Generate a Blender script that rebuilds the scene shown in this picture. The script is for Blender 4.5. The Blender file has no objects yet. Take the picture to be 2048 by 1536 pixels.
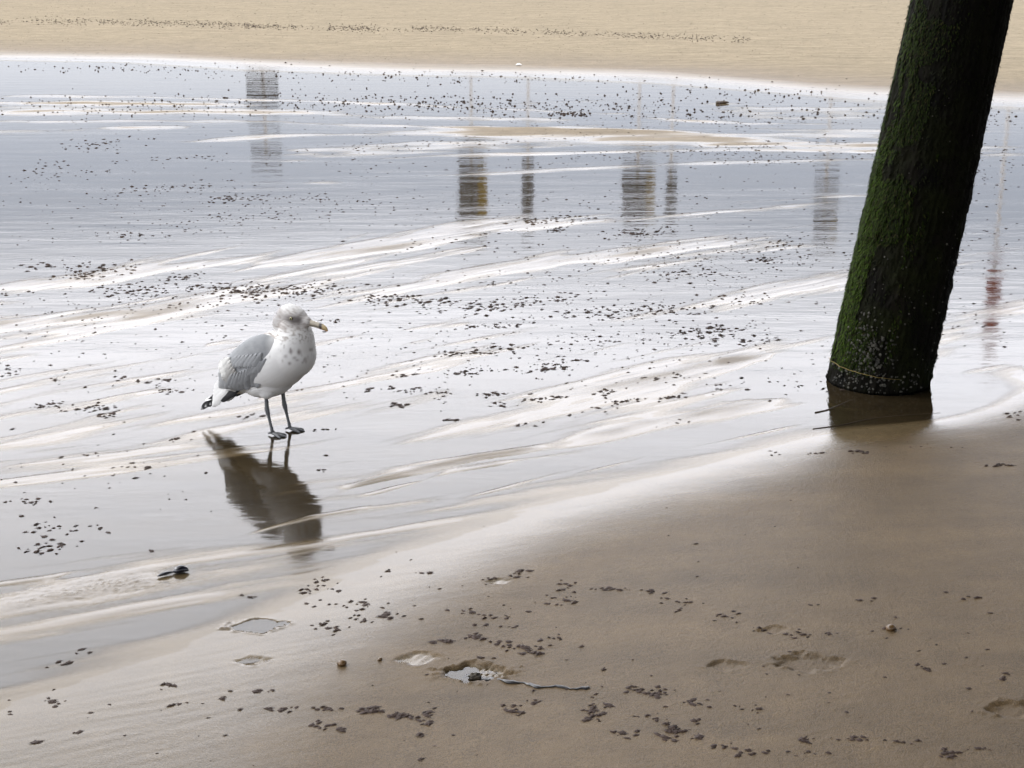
import bpy, math, random
import numpy as np
from mathutils import Vector, Matrix

# ---------------------------------------------------------------- camera, world, sun, exposure
scene = bpy.context.scene
COL = scene.collection
H, PITCH, FPX = 1.36, math.atan(888 / 3000), 3000.0
cam_data = bpy.data.cameras.new("camera")
cam_data.sensor_width = 36.0
cam_data.lens = FPX / 2048 * 36.0
cam_data.clip_start, cam_data.clip_end = 0.05, 3000
cam = bpy.data.objects.new("camera", cam_data)
cam.location = (0, 0, H)
cam.rotation_euler = (math.pi / 2 - PITCH, 0, 0)
COL.objects.link(cam)
scene.camera = cam

SUN_EL, SUN_AZ = math.radians(42), math.radians(-78)    # sun behind the cloud, to the left
world = bpy.data.worlds.new("World")
scene.world = world
world.use_nodes = True
wn, wl = world.node_tree.nodes, world.node_tree.links
wn.clear()


def nd(nodes, t, **kw):
    n = nodes.new(t)
    for k, v in kw.items():
        if k.startswith("i_"):
            key = k[2:]
            key = int(key) if key.isdigit() else key.replace("_", " ")
            n.inputs[key].default_value = v
        else:
            setattr(n, k, v)
    return n


w_out = nd(wn, "ShaderNodeOutputWorld")
w_bg = nd(wn, "ShaderNodeBackground", i_Strength=0.1)
w_sky = nd(wn, "ShaderNodeTexSky", sky_type="NISHITA", sun_disc=False,
           sun_elevation=SUN_EL, sun_rotation=SUN_AZ)
w_tc = nd(wn, "ShaderNodeTexCoord")
w_sep = nd(wn, "ShaderNodeSeparateXYZ")
wl.new(w_tc.outputs["Generated"], w_sep.inputs[0])
# cloud deck brightness by elevation: blue-grey low bank, bright break above it, dimmer overhead
w_ramp = nd(wn, "ShaderNodeValToRGB")
SKYK = 60.0
stops = [(0.0, (13.5, 14.0, 15.0)), (0.085, (14.5, 15.0, 16.4)), (0.125, (11.0, 12.0, 14.2)), (0.165, (12.0, 13.0, 15.2)),
         (0.215, (29, 29.6, 32)), (0.26, (51, 51, 54)), (0.45, (51, 51, 53.4)), (0.56, (28, 28, 28.6)), (0.65, (21, 21, 21.4)), (1.0, (15, 15.1, 15.5))]
cr = w_ramp.color_ramp
for i, (p, c) in enumerate(stops):
    e = cr.elements[i] if i < 2 else cr.elements.new(p)
    e.position = p
    e.color = (c[0] / SKYK, c[1] / SKYK, c[2] / SKYK, 1)
w_noise = nd(wn, "ShaderNodeTexNoise", i_Scale=3.0, i_Detail=6.0, i_Roughness=0.55)
w_map = nd(wn, "ShaderNodeMapping")
w_map.inputs["Scale"].default_value = (1, 1, 3.2)
wl.new(w_tc.outputs["Generated"], w_map.inputs[0])
wl.new(w_map.outputs[0], w_noise.inputs["Vector"])
w_el = nd(wn, "ShaderNodeMath", operation="MULTIPLY_ADD", i_1=0.07, i_2=-0.035)
wl.new(w_noise.outputs[0], w_el.inputs[0])
w_add = nd(wn, "ShaderNodeMath", operation="ADD")
wl.new(w_sep.outputs[2], w_add.inputs[0])
wl.new(w_el.outputs[0], w_add.inputs[1])
wl.new(w_add.outputs[0], w_ramp.inputs[0])
w_scale = nd(wn, "ShaderNodeVectorMath", operation="SCALE")
w_scale.inputs["Scale"].default_value = SKYK
wl.new(w_ramp.outputs[0], w_scale.inputs[0])
# brighter over the open sea front, darker behind the camera
w_dot = nd(wn, "ShaderNodeVectorMath", operation="DOT_PRODUCT")
w_dot.inputs[1].default_value = (-0.2, 0.98, 0)
wl.new(w_tc.outputs["Generated"], w_dot.inputs[0])
w_az = nd(wn, "ShaderNodeMapRange", i_1=-1.0, i_2=1.0, i_3=0.80, i_4=1.0)
wl.new(w_dot.outputs["Value"], w_az.inputs[0])
w_scale2 = nd(wn, "ShaderNodeVectorMath", operation="SCALE")
wl.new(w_scale.outputs[0], w_scale2.inputs[0])
wl.new(w_az.outputs[0], w_scale2.inputs["Scale"])
w_mix = nd(wn, "ShaderNodeMix", data_type="RGBA")
w_mix.inputs["Factor"].default_value = 0.93
wl.new(w_sky.outputs[0], w_mix.inputs["A"])
wl.new(w_scale2.outputs[0], w_mix.inputs["B"])
wl.new(w_mix.outputs["Result"], w_bg.inputs[0])
wl.new(w_bg.outputs[0], w_out.inputs[0])

sun = bpy.data.lights.new("sun", "SUN")
sun.energy, sun.angle, sun.color = 1.4, math.radians(14), (1.0, 0.98, 0.95)
sun_o = bpy.data.objects.new("sun", sun)
sdir = Vector((math.sin(SUN_AZ) * math.cos(SUN_EL), math.cos(SUN_AZ) * math.cos(SUN_EL), math.sin(SUN_EL)))
sun_o.rotation_euler = sdir.to_track_quat("Z", "Y").to_euler()
COL.objects.link(sun_o)

vs = scene.view_settings
vs.view_transform, vs.look, vs.exposure, vs.gamma = "Standard", "None", 0.0, 1.0
scene.cycles.max_bounces = 6
scene.cycles.transparent_max_bounces = 12
scene.cycles.caustics_reflective = False
scene.cycles.caustics_refractive = False

# ---------------------------------------------------------------- helpers
rng = np.random.default_rng(7)
random.seed(7)
SN, CS = math.sin(PITCH), math.cos(PITCH)


def ground(u, v):
    """where a spot of the photograph (2048x1536) lies on the flat beach, in metres"""
    b = (np.asarray(v, float) - 768) / FPX
    d = H / (SN + b * CS)
    return (np.asarray(u, float) - 1024) / FPX * d, d * (CS - b * SN)


_perm = rng.permutation(4096)
_grad = rng.uniform(0, 2 * math.pi, 4096)


def noise2(x, y):
    xi, yi = np.floor(x).astype(np.int64), np.floor(y).astype(np.int64)
    xf, yf = x - xi, y - yi
    u = xf * xf * xf * (xf * (xf * 6 - 15) + 10)
    v = yf * yf * yf * (yf * (yf * 6 - 15) + 10)

    def g(ix, iy, dx, dy):
        a = _grad[_perm[(_perm[ix & 4095] + iy) & 4095]]
        return np.cos(a) * dx + np.sin(a) * dy
    n00, n10 = g(xi, yi, xf, yf), g(xi + 1, yi, xf - 1, yf)
    n01, n11 = g(xi, yi + 1, xf, yf - 1), g(xi + 1, yi + 1, xf - 1, yf - 1)
    return (n00 + u * (n10 - n00) + v * ((n01 + u * (n11 - n01)) - (n00 + u * (n10 - n00)))) * 1.5


def fbm(x, y, oct=4, gain=0.5):
    s, a = 0, 1.0
    for k in range(oct):
        s = s + a * noise2(x * 2 ** k + 17.3 * k, y * 2 ** k - 9.1 * k)
        a *= gain
    return s


def sstep(a, b, x):
    t = np.clip((x - a) / (b - a), 0, 1)
    return t * t * (3 - 2 * t)


def link(name, me, mat=None, parent=None, smooth=True):
    if mat is not None and not me.materials:
        for m in (mat if isinstance(mat, (list, tuple)) else [mat]):
            me.materials.append(m)
    if smooth:
        me.polygons.foreach_set("use_smooth", [True] * len(me.polygons))
    o = bpy.data.objects.new(name, me)
    COL.objects.link(o)
    if parent is not None:
        o.parent = parent
    return o


def mesh(name, verts, faces):
    me = bpy.data.meshes.new(name)
    me.from_pydata([tuple(map(float, p)) for p in verts], [], [tuple(map(int, f)) for f in faces])
    me.update()
    return me


def grid_mesh(name, V, nr, nc, wrap=False):
    me = bpy.data.meshes.new(name)
    V = np.ascontiguousarray(V.reshape(-1, 3), dtype=np.float32)
    r, c = np.meshgrid(np.arange(nr - 1), np.arange(nc if wrap else nc - 1), indexing="ij")
    c2 = (c + 1) % nc
    F = np.stack([r * nc + c, r * nc + c2, (r + 1) * nc + c2, (r + 1) * nc + c], -1).reshape(-1, 4).astype(np.int32)
    me.vertices.add(len(V)); me.vertices.foreach_set("co", V.ravel())
    me.loops.add(F.size); me.loops.foreach_set("vertex_index", F.ravel())
    me.polygons.add(len(F)); me.polygons.foreach_set("loop_start", np.arange(0, F.size, 4, dtype=np.int32))
    me.update(calc_edges=True)
    return me


def attr(me, name, vals):
    a = me.attributes.new(name, "FLOAT", "POINT")
    a.data.foreach_set("value", np.ascontiguousarray(vals, dtype=np.float32).ravel())


def cattr(me, name, vals):
    a = me.attributes.new(name, "FLOAT_COLOR", "POINT")
    v = np.ones((len(vals), 4), np.float32); v[:, :3] = vals
    a.data.foreach_set("color", v.ravel())


def tag(o, label=None, cat=None, group=None, kind=None):
    for k, v in (("label", label), ("category", cat), ("group", group), ("kind", kind)):
        if v:
            o[k] = v
    return o


def empty(name, loc, rz=0.0):
    o = bpy.data.objects.new(name, None)
    o.empty_display_size = 0.1
    o.location = loc
    o.rotation_euler = (0, 0, rz)
    COL.objects.link(o)
    return o


def new_mat(name):
    m = bpy.data.materials.new(name)
    m.use_nodes = True
    n, l = m.node_tree.nodes, m.node_tree.links
    return m, n, l, n["Principled BSDF"]


def simple_mat(name, col, rough=0.6, spec=0.5, var=0.25, scale=60.0, bump=0.0, coat=0.0):
    m, n, l, p = new_mat(name)
    tc = nd(n, "ShaderNodeTexCoord")
    no = nd(n, "ShaderNodeTexNoise", i_Scale=scale, i_Detail=5.0)
    l.new(tc.outputs["Object"], no.inputs["Vector"])
    mr = nd(n, "ShaderNodeMapRange", i_1=0.3, i_2=0.7, i_3=1 - var, i_4=1 + var)
    l.new(no.outputs[0], mr.inputs[0])
    sc = nd(n, "ShaderNodeVectorMath", operation="SCALE")
    sc.inputs[0].default_value = col
    l.new(mr.outputs[0], sc.inputs["Scale"])
    l.new(sc.outputs[0], p.inputs["Base Color"])
    p.inputs["Roughness"].default_value = rough
    p.inputs["Specular IOR Level"].default_value = spec
    p.inputs["Coat Weight"].default_value = coat
    p.inputs["Coat Roughness"].default_value = 0.15
    if bump:
        b = nd(n, "ShaderNodeBump", i_Strength=1.0, i_Distance=bump)
        l.new(no.outputs[0], b.inputs["Height"])
        l.new(b.outputs[0], p.inputs["Normal"])
    return m


# ---------------------------------------------------------------- the beach
def poly_y(pts):
    p = np.array(pts, float)
    x, y = ground(p[:, 0], p[:, 1])
    o = np.argsort(x)
    x, y = x[o], y[o]

    def f(X):
        s0 = (y[1] - y[0]) / (x[1] - x[0]); s1 = (y[-1] - y[-2]) / (x[-1] - x[-2])
        r = np.interp(X, x, y)
        r = np.where(X < x[0], y[0] + np.clip(s0, -.5, .6) * (X - x[0]), r)
        return np.where(X > x[-1], y[-1] + np.clip(s1, -.5, .6) * (X - x[-1]), r)
    return f


far_edge = poly_y([(0, 120), (250, 125), (500, 140), (800, 150), (1024, 153), (1300, 165), (1700, 198), (2048, 215)])
near_edge = poly_y([(2048, 772), (1880, 806), (1650, 862), (1400, 932), (1100, 1012), (800, 1110), (650, 1175),
                    (400, 1275), (200, 1350), (0, 1420)])
PILE_X, PILE_Y, PILE_R = 1.182, 4.65, 0.160

# sand bars standing out of the film: (polyline in the photograph, half width in pixels, height in mm, u range faded)
BARS = [
    ([(-200, 268), (100, 266), (300, 258), (480, 250)], 10, 11),
    ([(180, 300), (420, 280), (640, 268), (1000, 262), (1400, 258)], 9, 10),
    ([(300, 330), (560, 305), (760, 296), (1000, 288), (1300, 284), (1700, 280)], 13, 10),
    ([(-200, 222), (200, 224), (500, 224), (900, 236), (1300, 245)], 6, 10),
    ([(-200, 205), (200, 207), (600, 212)], 3, 9),
    ([(-200, 243), (200, 243), (600, 240)], 4, 9),
    ([(800, 268), (1200, 270), (1700, 290), (2100, 290)], 12, 11),
    ([(1400, 256), (1700, 262), (2100, 262)], 8, 10),
    ([(-200, 190), (300, 194), (700, 205), (1100, 222), (1500, 238)], 3, 9),
    ([(300, 236), (700, 250), (1200, 262), (1800, 275), (2100, 280)], 4, 9),
    ([(1100, 225), (1500, 248), (2100, 250)], 3, 8),
    ([(700, 318), (1000, 308), (1500, 300), (2100, 305)], 3, 7),
    ([(-200, 395), (200, 385), (500, 368), (800, 362)], 4, 6),
    ([(-200, 440), (200, 425), (600, 415), (900, 412)], 4, 6),
    ([(650, 357), (900, 352), (1200, 335), (1500, 322), (2100, 318)], 5, 9),
    ([(900, 378), (1300, 362), (1600, 352), (2100, 345)], 4, 7),
    ([(500, 520), (700, 480), (1000, 452), (1300, 436), (1600, 410), (2100, 380)], 15, 8),
    ([(-200, 590), (100, 565), (400, 530), (700, 500), (1000, 480)], 13, 7),
    ([(-200, 668), (60, 648), (300, 622), (480, 596)], 17, 7),
    ([(640, 620), (900, 550), (1200, 510), (1500, 480), (1750, 450), (2100, 430)], 14, 6),
    ([(540, 700), (800, 660), (1000, 640)], 8, 4),
    ([(1000, 800), (1250, 770), (1420, 740), (1560, 716)], 14, 5),
    ([(1420, 728), (1560, 712)], 8, 5),
    ([(620, 1000), (760, 958), (950, 915), (1120, 890)], 7, 9),
    ([(700, 1000), (900, 945), (1050, 920)], 5, 6),
    ([(1080, 905), (1300, 850), (1500, 815), (1640, 800), (1760, 800)], 13, 7),
    ([(1100, 960), (1300, 912), (1500, 870), (1650, 838)], 3, 4),
    ([(900, 1005), (1100, 950), (1300, 905)], 3, 4),
    ([(-100, 1235), (60, 1200), (200, 1168), (350, 1142)], 24, 6),
    ([(-100, 1178), (100, 1155), (160, 1140)], 7, 5),
    ([(470, 1075), (620, 1035), (760, 1010)], 4, 5),
    ([(1740, 720), (1900, 745), (2100, 735)], 22, 7),
    ([(500, 800), (700, 770)], 4, 3), ([(260, 790), (380, 775)], 5, 4), ([(400, 690), (500, 680)], 5, 4),
]
PRINTS = [  # shoe marks: centre, length, depth, tilt
    ((515, 1252), 0.112, 0.010, 0.1), ((948, 1350), 0.15, 0.0100, 0.0), ((838, 1320), 0.10, 0.0040, 0.2),
    ((1452, 1342), 0.085, 0.0045, 0.1), ((1615, 1337), 0.15, 0.005, 0.0), ((1548, 1270), 0.07, 0.003, 0.2),
    ((2030, 1436), 0.12, 0.005, 0.1), ((505, 1322), 0.07, 0.002, 0.2), ((1000, 1165), 0.06, 0.003, 0.3),
]


def flow_coord(x, y):
    sl = 0.42 - 0.36 * sstep(6.0, 10.0, y)
    return x, y - x * sl


def beach_z(x, y, fine=True):
    ne, fe = near_edge(x), far_edge(x)
    t = ne - y                      # towards the camera: the damp bank
    t1 = y - fe                     # away: the dry beach
    mid = sstep(-0.05, 0.25, -t) * sstep(-0.2, 1.2, -t1)
    a, c = flow_coord(x, y)
    sc = 1.0 + 0.10 * np.clip(y - 4, 0, 30)       # features stretch where the film is wide and flat
    n1 = fbm(a * 0.45 / sc, c * 3.0 / sc, 4)
    n2 = fbm(a * 1.3 / sc + 5, c * 11.0 / sc + 3, 4)
    sl = 0.0028 + 0.0085 * sstep(-0.6, 0.3, x)
    z = np.where(t > 0, sl * np.minimum(t, 2.2) + 0.002 * np.maximum(t - 2.2, 0), 0.0)
    z = z + np.where(t1 > 0, 0.0022 * np.minimum(t1, 3) + 0.012 * np.clip(t1 - 1.5, 0, 45), 0.0)
    n3 = fbm(a * 3.2 / sc + 11, c * 24.0 / sc + 7, 3)
    soft = sstep(-0.02, 0.22, -t) * sstep(-0.2, 1.2, -t1)
    z = z - 0.0011 * soft - 0.0002 * mid + mid * (0.45 + 0.55 * soft) * (0.0016 * n1 + 0.0013 * n2 + 0.0009 * n3 * (0.3 + 0.7 * sstep(3.4, 5.2, y)))
    # deeper still channel that mirrors the sea front
    z = z - 0.0017 * sstep(6.6, 7.6, y) * (1 - sstep(11.5, 13.0, y)) * mid
    z = z - 0.0022 * sstep(13.2, 14.0, y) * mid
    z = z + (1 - mid) * np.where(t1 > 0, 0.3, 1.0) * (0.00022 * n1 + 0.00005 * n2)
    wob = fbm(x * 1.5 + 31, y * 4.0, 2)
    for pts, hw, mm in BARS:
        p = np.array(pts, float)
        xs, ys = ground(p[:, 0], p[:, 1])
        o = np.argsort(xs)
        _, ya = ground(p[:, 0], p[:, 1] - hw); _, yb = ground(p[:, 0], p[:, 1] + hw)
        w = np.interp(x, xs[o], (np.abs(ya - yb) / 2)[o])
        yc = np.interp(x, xs[o], ys[o])
        ln = xs.max() - xs.min()
        fade = sstep(0, 0.22 * ln, x - xs.min()) * sstep(0, 0.22 * ln, xs.max() - x)
        d = (y - yc + wob * w * 0.35) / w
        z = z + mm * 0.00033 * np.exp(-np.clip(d * d, 0, 40)) * fade
    # ripple marks combed by the run-off on the bank
    if fine:
        u = x * 0.5 + y * 0.87
        z = z + sstep(-0.1, 0.3, t) * 0.00022 * fbm(x * 5 + y * 2.2, (y - 0.42 * x) * 52, 3)
    # scour pool round the post
    r = np.hypot((x - PILE_X) / 0.30, (y - PILE_Y + 0.13) / 0.30)
    z = z - 0.006 * np.exp(-(np.clip(r, 0, 6) ** 2) * 1.2)
    for (pu, pv), L, dep, tl in PRINTS:
        px, py = ground(pu, pv)
        dx, dy = (x - px), (y - py)
        m = (np.abs(dx) < L) & (np.abs(dy) < L)
        if not m.any():
            continue
        ca, sa = math.cos(tl), math.sin(tl)
        lx, ly = (dx[m] * ca + dy[m] * sa), (-dx[m] * sa + dy[m] * ca)
        wob2 = 0.30 * fbm(lx * 40 + pu, ly * 55, 3)
        wd = L * (0.24 + 0.05 * np.cos(lx / L * 7))
        q = np.sqrt((lx / (L * 0.5)) ** 2 + (ly / wd) ** 2) + wob2
        tread = 0.5 * dep * np.sin((lx * 0.8 + ly * 1.6) * 2 * math.pi / 0.021) * sstep(0.0, 0.3, lx / L + 0.2)
        z[m] = z[m] - (dep - np.abs(tread)) * (1 - sstep(0.72, 1.0, q)) \
            + 0.22 * min(dep, 0.008) * np.exp(-((q - 1.1) / 0.12) ** 2) * (1 + 2 * noise2(lx * 120, ly * 120))
    # trodden rough patch left of the dark shell
    gx, gy = ground(190, 1175)
    rough = np.exp(-(((x - gx) / 0.22) ** 2 + ((y - gy - 0.3 * (x - gx)) / 0.07) ** 2))
    if fine:
        z = z + rough * 0.0022 * np.abs(noise2(x * 85, y * 85))
    return z


def axis_grid(parts):
    out = [np.array([parts[0][0]])]
    for a, b, n, ratio in parts:
        if ratio == 1:
            out.append(np.linspace(a, b, n + 1)[1:])
        else:
            k = (np.geomspace(1, ratio, n)); k = np.cumsum(k) / k.sum()
            out.append(a + (b - a) * k)
    return np.concatenate(out)


gx = axis_grid([(-500, -14, 24, 0.01), (-14, -1.3, 300, 0.09), (-1.3, 1.3, 430, 1), (1.3, 14, 300, 11), (14, 500, 24, 100)])
gy = axis_grid([(-500, 1.9, 30, 0.001), (1.9, 4.6, 520, 1), (4.6, 14, 640, 4.5), (14, 40, 160, 8), (40, 900, 40, 40)])
X, Y = np.meshgrid(gx, gy)
Z = beach_z(X, Y)
me = grid_mesh("wet_sand", np.stack([X, Y, Z], -1), len(gy), len(gx))
ed = far_edge(X)
T1 = Y - ed
dry = sstep(-0.2, 4.2, T1 + 0.6 * fbm(X * 0.25, Y * 0.5, 3))
dry = np.maximum(dry, (0.20 + 0.34 * sstep(8.3, 9.3, Y)) * sstep(.0004, .0026, Z + .0006 * fbm(X * 2, Y * 5, 3)) * (T1 < 0) * sstep(.0, .25, Y - near_edge(X)))
attr(me, "dry", dry)
SAND_X, SAND_Y, SAND_Z = gx, gy, Z


def sand_at(x, y):
    i = int(np.clip(np.searchsorted(SAND_X, x) - 1, 0, len(SAND_X) - 2))
    j = int(np.clip(np.searchsorted(SAND_Y, y) - 1, 0, len(SAND_Y) - 2))
    u = (x - SAND_X[i]) / (SAND_X[i + 1] - SAND_X[i]); v = (y - SAND_Y[j]) / (SAND_Y[j + 1] - SAND_Y[j])
    return float((SAND_Z[j, i] * (1 - u) + SAND_Z[j, i + 1] * u) * (1 - v) + (SAND_Z[j + 1, i] * (1 - u) + SAND_Z[j + 1, i + 1] * u) * v)


# sand: wetness follows the height above the water table
m_sand, n, l, p = new_mat("beach_sand")
geo = nd(n, "ShaderNodeNewGeometry")
sep = nd(n, "ShaderNodeSeparateXYZ"); l.new(geo.outputs["Position"], sep.inputs[0])
a_dry = nd(n, "ShaderNodeAttribute", attribute_name="dry")
streak_map = nd(n, "ShaderNodeMapping")
streak_map.inputs["Rotation"].default_value = (0, 0, math.radians(-23))
streak_map.inputs["Scale"].default_value = (1.2, 9.0, 1.0)
l.new(geo.outputs["Position"], streak_map.inputs[0])
streak = nd(n, "ShaderNodeTexNoise", i_Scale=1.6, i_Detail=5.0, i_Roughness=0.6)
l.new(streak_map.outputs[0], streak.inputs["Vector"])
zz = nd(n, "ShaderNodeMath", operation="MULTIPLY_ADD", i_1=0.0010, i_2=-0.0005)
l.new(streak.outputs[0], zz.inputs[0])
za = nd(n, "ShaderNodeMath", operation="ADD"); l.new(sep.outputs[2], za.inputs[0]); l.new(zz.outputs[0], za.inputs[1])
wet = nd(n, "ShaderNodeMapRange", interpolation_type="SMOOTHSTEP", i_1=0.0000, i_2=0.0045, i_3=1.0, i_4=0.0)
l.new(za.outputs[0], wet.inputs[0])
grain = nd(n, "ShaderNodeTexNoise", i_Scale=420.0, i_Detail=2.0, i_Roughness=0.6)
l.new(geo.outputs["Position"], grain.inputs["Vector"])
grain2 = nd(n, "ShaderNodeTexNoise", i_Scale=90.0, i_Detail=4.0)
l.new(geo.outputs["Position"], grain2.inputs["Vector"])
blot = nd(n, "ShaderNodeTexNoise", i_Scale=0.9, i_Detail=5.0)
l.new(streak_map.outputs[0], blot.inputs["Vector"])
c_dw = nd(n, "ShaderNodeMix", data_type="RGBA")
c_dw.inputs["A"].default_value = (0.116, 0.079, 0.040, 1)      # damp sand of the near bank
c_dw.inputs["B"].default_value = (0.112, 0.083, 0.046, 1)      # soaked sand under the film
l.new(wet.outputs[0], c_dw.inputs["Factor"])
c_dry = nd(n, "ShaderNodeMix", data_type="RGBA")
c_dry.inputs["B"].default_value = (0.238, 0.196, 0.134, 1)     # drained sand up the beach
l.new(a_dry.outputs["Fac"], c_dry.inputs["Factor"]); l.new(c_dw.outputs["Result"], c_dry.inputs["A"])
gm = nd(n, "ShaderNodeMapRange", i_1=0.25, i_2=0.75, i_3=0.50, i_4=1.50); l.new(grain.outputs[0], gm.inputs[0])
bm = nd(n, "ShaderNodeMapRange", i_1=0.25, i_2=0.75, i_3=0.80, i_4=1.20); l.new(blot.outputs[0], bm.inputs[0])
mm = nd(n, "ShaderNodeMath", operation="MULTIPLY"); l.new(gm.outputs[0], mm.inputs[0]); l.new(bm.outputs[0], mm.inputs[1])
cs = nd(n, "ShaderNodeVectorMath", operation="SCALE"); l.new(c_dry.outputs["Result"], cs.inputs[0]); l.new(mm.outputs[0], cs.inputs["Scale"])
mott = nd(n, "ShaderNodeTexNoise", i_Scale=7.0, i_Detail=7.0, i_Roughness=0.75); l.new(geo.outputs["Position"], mott.inputs["Vector"])
mo2 = nd(n, "ShaderNodeMapRange", i_1=0.3, i_2=0.7, i_3=0.80, i_4=1.20); l.new(mott.outputs[0], mo2.inputs[0])
cs2 = nd(n, "ShaderNodeVectorMath", operation="SCALE"); l.new(cs.outputs[0], cs2.inputs[0]); l.new(mo2.outputs[0], cs2.inputs["Scale"])
l.new(cs2.outputs[0], p.inputs["Base Color"])
ro = nd(n, "ShaderNodeMapRange", i_1=0.0, i_2=1.0, i_3=0.50, i_4=0.11); l.new(wet.outputs[0], ro.inputs[0])
rd = nd(n, "ShaderNodeMix", data_type="FLOAT"); rd.inputs["B"].default_value = 0.9
l.new(a_dry.outputs["Fac"], rd.inputs["Factor"]); l.new(ro.outputs[0], rd.inputs["A"]); l.new(rd.outputs["Result"], p.inputs["Roughness"])
wet2 = nd(n, "ShaderNodeMath", operation="POWER", i_1=1.6); l.new(wet.outputs[0], wet2.inputs[0])
spw = nd(n, "ShaderNodeMapRange", i_1=0.0, i_2=1.0, i_3=0.38, i_4=0.47); l.new(wet2.outputs[0], spw.inputs[0])
sub = nd(n, "ShaderNodeMapRange", interpolation_type="SMOOTHSTEP", i_1=-0.0010, i_2=0.0, i_3=0.0, i_4=1.0); l.new(sep.outputs[2], sub.inputs[0])
spw2 = nd(n, "ShaderNodeMath", operation="MULTIPLY"); l.new(spw.outputs[0], spw2.inputs[0]); l.new(sub.outputs[0], spw2.inputs[1]); spw = spw2
sp = nd(n, "ShaderNodeMix", data_type="FLOAT"); l.new(spw.outputs[0], sp.inputs["A"]); sp.inputs["B"].default_value = 0.1
l.new(a_dry.outputs["Fac"], sp.inputs["Factor"]); l.new(sp.outputs["Result"], p.inputs["Specular IOR Level"])
p.inputs["IOR"].default_value = 1.4
gb = nd(n, "ShaderNodeMath", operation="MULTIPLY_ADD", i_1=1.1); l.new(grain2.outputs[0], gb.inputs[0]); l.new(grain.outputs[0], gb.inputs[2])
bst = nd(n, "ShaderNodeMapRange", i_1=0.0, i_2=1.0, i_3=0.0016, i_4=0.00010); l.new(wet.outputs[0], bst.inputs[0])
bp = nd(n, "ShaderNodeBump", i_Strength=1.0)
l.new(bst.outputs[0], bp.inputs["Distance"]); l.new(gb.outputs[0], bp.inputs["Height"]); l.new(bp.outputs[0], p.inputs["Normal"])
sand = tag(link("wet_sand", me, m_sand), kind="structure")

# thin film of sea water: one level sheet, the sand bars rise through it
m_water = bpy.data.materials.new("shallow_water"); m_water.use_nodes = True
n, l = m_water.node_tree.nodes, m_water.node_tree.links
n.clear()
out = nd(n, "ShaderNodeOutputMaterial")
mixs = nd(n, "ShaderNodeMixShader"); tr = nd(n, "ShaderNodeBsdfTransparent"); gl = nd(n, "ShaderNodeBsdfGlossy")
tr.inputs[0].default_value = (0.95, 0.94, 0.92, 1)
geo = nd(n, "ShaderNodeNewGeometry")
mp = nd(n, "ShaderNodeMapping"); mp.inputs["Rotation"].default_value = (0, 0, math.radians(-16)); mp.inputs["Scale"].default_value = (0.5, 1.5, 1)
l.new(geo.outputs["Position"], mp.inputs[0])
r1 = nd(n, "ShaderNodeTexNoise", i_Scale=30.0, i_Detail=3.0, i_Roughness=0.5)
r2 = nd(n, "ShaderNodeTexNoise", i_Scale=5.0, i_Detail=2.0)
l.new(mp.outputs[0], r1.inputs["Vector"]); l.new(mp.outputs[0], r2.inputs["Vector"])
mp2 = nd(n, "ShaderNodeMapping"); mp2.inputs["Rotation"].default_value = (0, 0, math.radians(-20)); mp2.inputs["Scale"].default_value = (0.55, 5.0, 1)
l.new(geo.outputs["Position"], mp2.inputs[0])
patch = nd(n, "ShaderNodeTexNoise", i_Scale=1.3, i_Detail=3.5, i_Roughness=0.5); l.new(mp2.outputs[0], patch.inputs["Vector"])
dep = nd(n, "ShaderNodeAttribute", attribute_name="depth")
rg = nd(n, "ShaderNodeMapRange", i_1=0.0, i_2=0.004, i_3=0.075, i_4=0.02); l.new(dep.outputs["Fac"], rg.inputs[0])
rg2 = nd(n, "ShaderNodeMapRange", i_1=0.40, i_2=0.70, i_3=0.75, i_4=2.0); l.new(patch.outputs[0], rg2.inputs[0])
rg3 = nd(n, "ShaderNodeMath", operation="MULTIPLY"); l.new(rg.outputs[0], rg3.inputs[0]); l.new(rg2.outputs[0], rg3.inputs[1]); l.new(rg3.outputs[0], gl.inputs["Roughness"])
pm = nd(n, "ShaderNodeMapRange", i_1=0.42, i_2=0.68, i_3=0.00012, i_4=0.0007); l.new(patch.outputs[0], pm.inputs[0])
b1 = nd(n, "ShaderNodeBump", i_Strength=1.0); l.new(r1.outputs[0], b1.inputs["Height"]); l.new(pm.outputs[0], b1.inputs["Distance"])
b2 = nd(n, "ShaderNodeBump", i_Strength=1.0, i_Distance=0.0011); l.new(r2.outputs[0], b2.inputs["Height"]); l.new(b1.outputs[0], b2.inputs["Normal"])
b3 = nd(n, "ShaderNodeBump", i_Strength=1.0, i_Distance=0.0009); l.new(patch.outputs[0], b3.inputs["Height"]); l.new(b2.outputs[0], b3.inputs["Normal"]); b2 = b3
fr = nd(n, "ShaderNodeFresnel", i_IOR=1.42); l.new(b2.outputs[0], fr.inputs["Normal"])
l.new(b2.outputs[0], gl.inputs["Normal"])
cover = nd(n, "ShaderNodeMapRange", interpolation_type="SMOOTHSTEP", i_1=0.0, i_2=0.0010, i_3=0.0, i_4=1.0); l.new(dep.outputs["Fac"], cover.inputs[0])
fm_ = nd(n, "ShaderNodeMath", operation="MULTIPLY"); l.new(fr.outputs[0], fm_.inputs[0]); l.new(cover.outputs[0], fm_.inputs[1])
l.new(fm_.outputs[0], mixs.inputs[0]); l.new(tr.outputs[0], mixs.inputs[1]); l.new(gl.outputs[0], mixs.inputs[2]); l.new(mixs.outputs[0], out.inputs[0])
ci = np.where(np.abs(gx) < 14.5)[0][::2]; ri = np.where((gy > 1.5) & (gy < 26))[0][::2]
WX, WY, WZ = X[np.ix_(ri, ci)], Y[np.ix_(ri, ci)], Z[np.ix_(ri, ci)]
wme = grid_mesh("water_film", np.stack([WX, WY, WX * 0], -1), len(ri), len(ci))
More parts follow.
